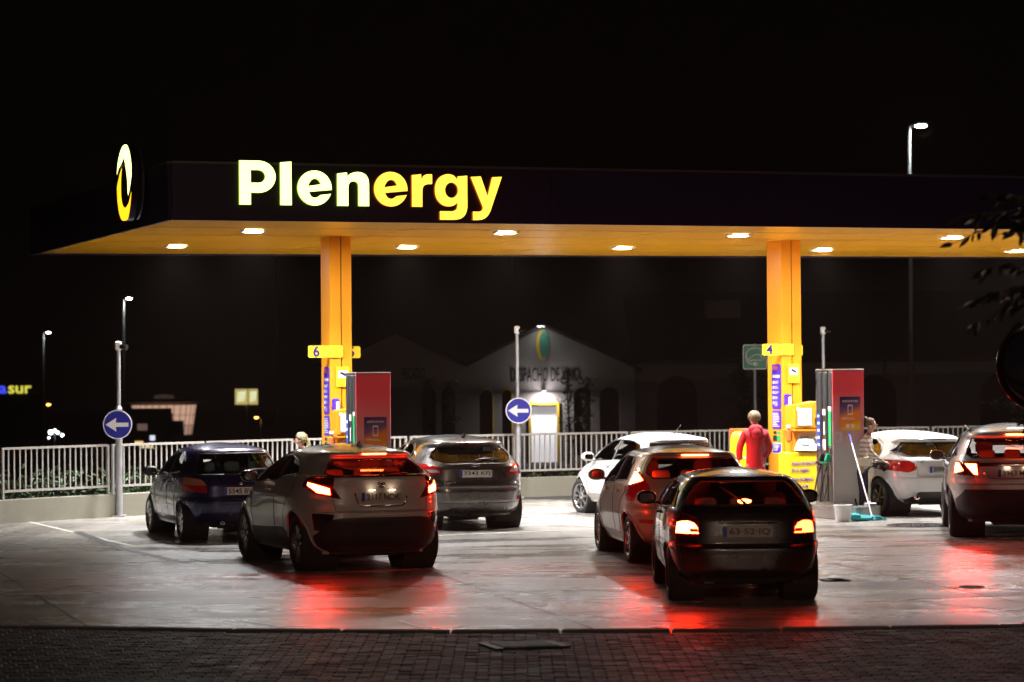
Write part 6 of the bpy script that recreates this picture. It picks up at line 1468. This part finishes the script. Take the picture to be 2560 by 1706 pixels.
# ---- vegetation
def leaf_mat(n, c, r=.5): 
    m = mat(n, c, r, noise=.4, nscale=6); return m
M['leaf_hedge'] = leaf_mat('hedge_leaf', (.035, .07, .022)); M['leaf_dry'] = leaf_mat('shrub_leaf', (.07, .08, .03)); M['leaf_gloss'] = leaf_mat('glossy_leaf', (.010, .014, .007), .35); M['bark'] = mat('bark', (.06, .045, .035), .9, noise=.3, bump=.5)
def leaves(b, rnd, p, s, n=1):
    for _ in range(n):
        d = Vector((rnd.gauss(0, 1), rnd.gauss(0, 1), rnd.gauss(0, .7))).normalized(); q = d.orthogonal().normalized(); q.rotate(Matrix.Rotation(rnd.uniform(0, 6.3), 3, d)); nn = d.cross(q)
        L = s*rnd.uniform(.7, 1.3); w = L*.22; p0 = Vector(p)
        b.add([p0, p0+d*L*.35+q*w-nn*w*.2, p0+d*L*.7+q*w*.7, p0+d*L, p0+d*L*.7-q*w*.7, p0+d*L*.35-q*w-nn*w*.2, p0+d*L*.5+nn*w*.35], [(0, 1, 6), (1, 2, 6), (2, 3, 6), (3, 4, 6), (4, 5, 6), (5, 0, 6)])
rnd = random.Random(11)
def hedge(a, c, hz, w, n, s, lab, m, name='hedge', z0=-.5):
    b = MB(); a = Vector(a); c = Vector(c)
    for i in range(n):
        t = rnd.random(); p = a.lerp(c, t); top = hz*(.75+.35*math.sin(t*23)*math.sin(t*9+1)*.5+.12*rnd.random()); p = Vector((p.x+rnd.uniform(-w, w), p.y+rnd.uniform(-w, w), z0+(top-z0)*rnd.random()**.6))
        leaves(b, rnd, p, s)
    r_ = root(name, (0, 0, 0), 0, lab, 'hedge'); b.build('foliage', m, r_)['kind'] = 'stuff'
    b = MB()
    for i in range(14): p = a.lerp(c, (i+.5)/14); b.cyl((p.x, p.y, z0), (p.x+rnd.uniform(-.1, .1), p.y, hz*.7), .015, .008, 5)
    b.build('stems', M['bark'], r_)['kind'] = 'stuff'
hedge((-11.6, 43.0), (-7.6, 48.0), .95, .45, 4200, .10, 'dark green leafy hedge behind the leftmost railing panels', M['leaf_hedge'])
hedge((-7.2, 48.6), (-4.4, 51.8), .85, .4, 2600, .10, 'dark green leafy hedge behind the railing above the navy car', M['leaf_hedge'])
hedge((.4, 55.0), (3.2, 56.8), .52, .35, 1300, .12, 'low scrubby olive shrubs behind the railing before the lit door', M['leaf_dry'])
def slim_tree(x, y, z0, h, w, lab, n=700, s=.12):
    r_ = root('tree', (x, y, z0), 0, lab, 'tree'); b = MB(); b.sweep([(0, 0, 0), (.04, 0, h*.4), (-.03, 0, h*.75), (0, 0, h)], [.05, .04, .025, .01], 6)
    for i in range(12): z = h*(.25+.06*i); a = rnd.uniform(0, 6.3); b.sweep([(0, 0, z), (math.cos(a)*w*.5, math.sin(a)*w*.5, z+.2), (math.cos(a)*w, math.sin(a)*w, z+.3)], [.015, .01, .005], 4)
    b.build('trunk', M['bark'], r_, True); b = MB()
    for i in range(n):
        z = h*(.2+.85*rnd.random()); k = .6+.4*math.sin(z*9); leaves(b, rnd, (rnd.gauss(0, w*.45)*k, rnd.gauss(0, w*.45)*k, z), s)
    b.build('crown', M['leaf_dry'], r_)['kind'] = 'stuff'
slim_tree(1.95, 93.6, BZ, 3.1, .35, 'slim leafy young tree standing at the right of the lit winery door', 420)
slim_tree(-2.95, 93.8, BZ, 2.9, .3, 'slim dark young tree before the left winery arches')
slim_tree(-2.2, 93.9, BZ, 2.8, .3, 'second slim dark young tree before the left winery arches')
slim_tree(2.6, 94, BZ, 2.9, .32, 'slim dark tree before the arches right of the lit door')
slim_tree(7.6, 88, BZ, 3.6, .8, 'broad dark tree with pale trunk left of the charging sign', 1500)
slim_tree(13.5, 70, BZ, 3.0, 1.1, 'dark bushy tree behind the railing above the sport utility car', 1800)

# near tree at the right edge, dark leaves against the canopy
nt_r = root('street_tree', (5.2, 19.2, .09), 0, 'dark street tree with drooping pointed leaves at the right edge of the view', 'tree')
b = MB(); b.sweep([(0, 0, 0), (.03, 0, 1.2), (-.05, .05, 2.4), (0, 0, 3.6)], [.11, .09, .07, .04], 10); b.build('trunk', M['bark'], nt_r, True)
rnd = random.Random(21); b = MB(); bl = MB()
def twig(p0, d, L, nl, s):
    P = [Vector(p0)]; d = Vector(d).normalized()
    for k in range(7): d = (d+Vector((rnd.uniform(-.22, .22), rnd.uniform(-.22, .22), rnd.uniform(-.26, .10)))).normalized(); P.append(P[-1]+d*L/7)
    b.sweep([tuple(p) for p in P], [.012-.0013*k for k in range(8)], 4)
    for i in range(nl):
        k = rnd.uniform(1.5, 6.95); q = P[int(k)].lerp(P[int(k)+1], k-int(k)); 
        dd = (d+Vector((rnd.uniform(-.9, .9), rnd.uniform(-.9, .9), rnd.uniform(-1.3, .2)))).normalized(); sd = dd.cross(Vector((rnd.uniform(-1, 1), -1, rnd.uniform(-.5, .5)))).normalized(); nn = dd.cross(sd); Ls = s*rnd.uniform(.6, 1.15); w = Ls*.17
        bl.add([q, q+dd*Ls*.3+sd*w, q+dd*Ls*.65+sd*w*.85, q+dd*Ls, q+dd*Ls*.65-sd*w*.85, q+dd*Ls*.3-sd*w, q+dd*Ls*.5+nn*w*.4], [(0, 1, 6), (1, 2, 6), (2, 3, 6), (3, 4, 6), (4, 5, 6), (5, 0, 6)])
for i in range(230):
    z = rnd.uniform(3.0, 4.7); a = rnd.uniform(0, 2*math.pi); r0 = rnd.uniform(.1, .6)
    twig((r0*math.cos(a), r0*math.sin(a), z), (math.cos(a), math.sin(a), rnd.uniform(-.15, .35)), rnd.uniform(.7, 1.35), 26, .12)
for i in range(16): twig((-1.0+rnd.uniform(-.1, .3), rnd.uniform(-.3, .3), rnd.uniform(2.9, 3.5)), (-1, rnd.uniform(-.4, .4), rnd.uniform(-.3, .3)), rnd.uniform(.7, 1.05), 18, .12)
for i in range(10): twig((-1.16+rnd.uniform(-.05, .1), rnd.uniform(-.2, .2), rnd.uniform(2.0, 2.15)), (-1, rnd.uniform(-.3, .3), rnd.uniform(-.5, -.0)), rnd.uniform(.3, .5), 14, .10)
b.sweep([(0, 0, 2.3), (-.6, 0, 2.45), (-1.2, 0, 2.3), (-1.5, 0, 2.1)], [.03, .022, .015, .01], 6)
b.build('branches', M['bark'], nt_r, True)['kind'] = 'stuff'; bl.build('foliage', M['leaf_gloss'], nt_r)['kind'] = 'stuff'

lamp(5.0, -12.0, -.08, 11.0, -1.2, 'street lamp with warm head standing across the road behind the photographer', (1, .70, .52), 8500, .07, .5, False, .12)

# ================================================================ night air
hm = bpy.data.materials.new('haze'); hm.use_nodes = True; n = hm.node_tree.nodes; n.clear(); o_ = n.new('ShaderNodeOutputMaterial'); v = n.new('ShaderNodeVolumePrincipled')
v.inputs['Density'].default_value = .0003; v.inputs['Anisotropy'].default_value = .75; v.inputs['Color'].default_value = (.9, .66, .55, 1)
hm.node_tree.links.new(v.outputs[0], o_.inputs['Volume'])
b = MB(); b.box((0, 870, -1), (1900, 1940, 38)); o = b.build('haze', hm); o['kind'] = 'stuff'
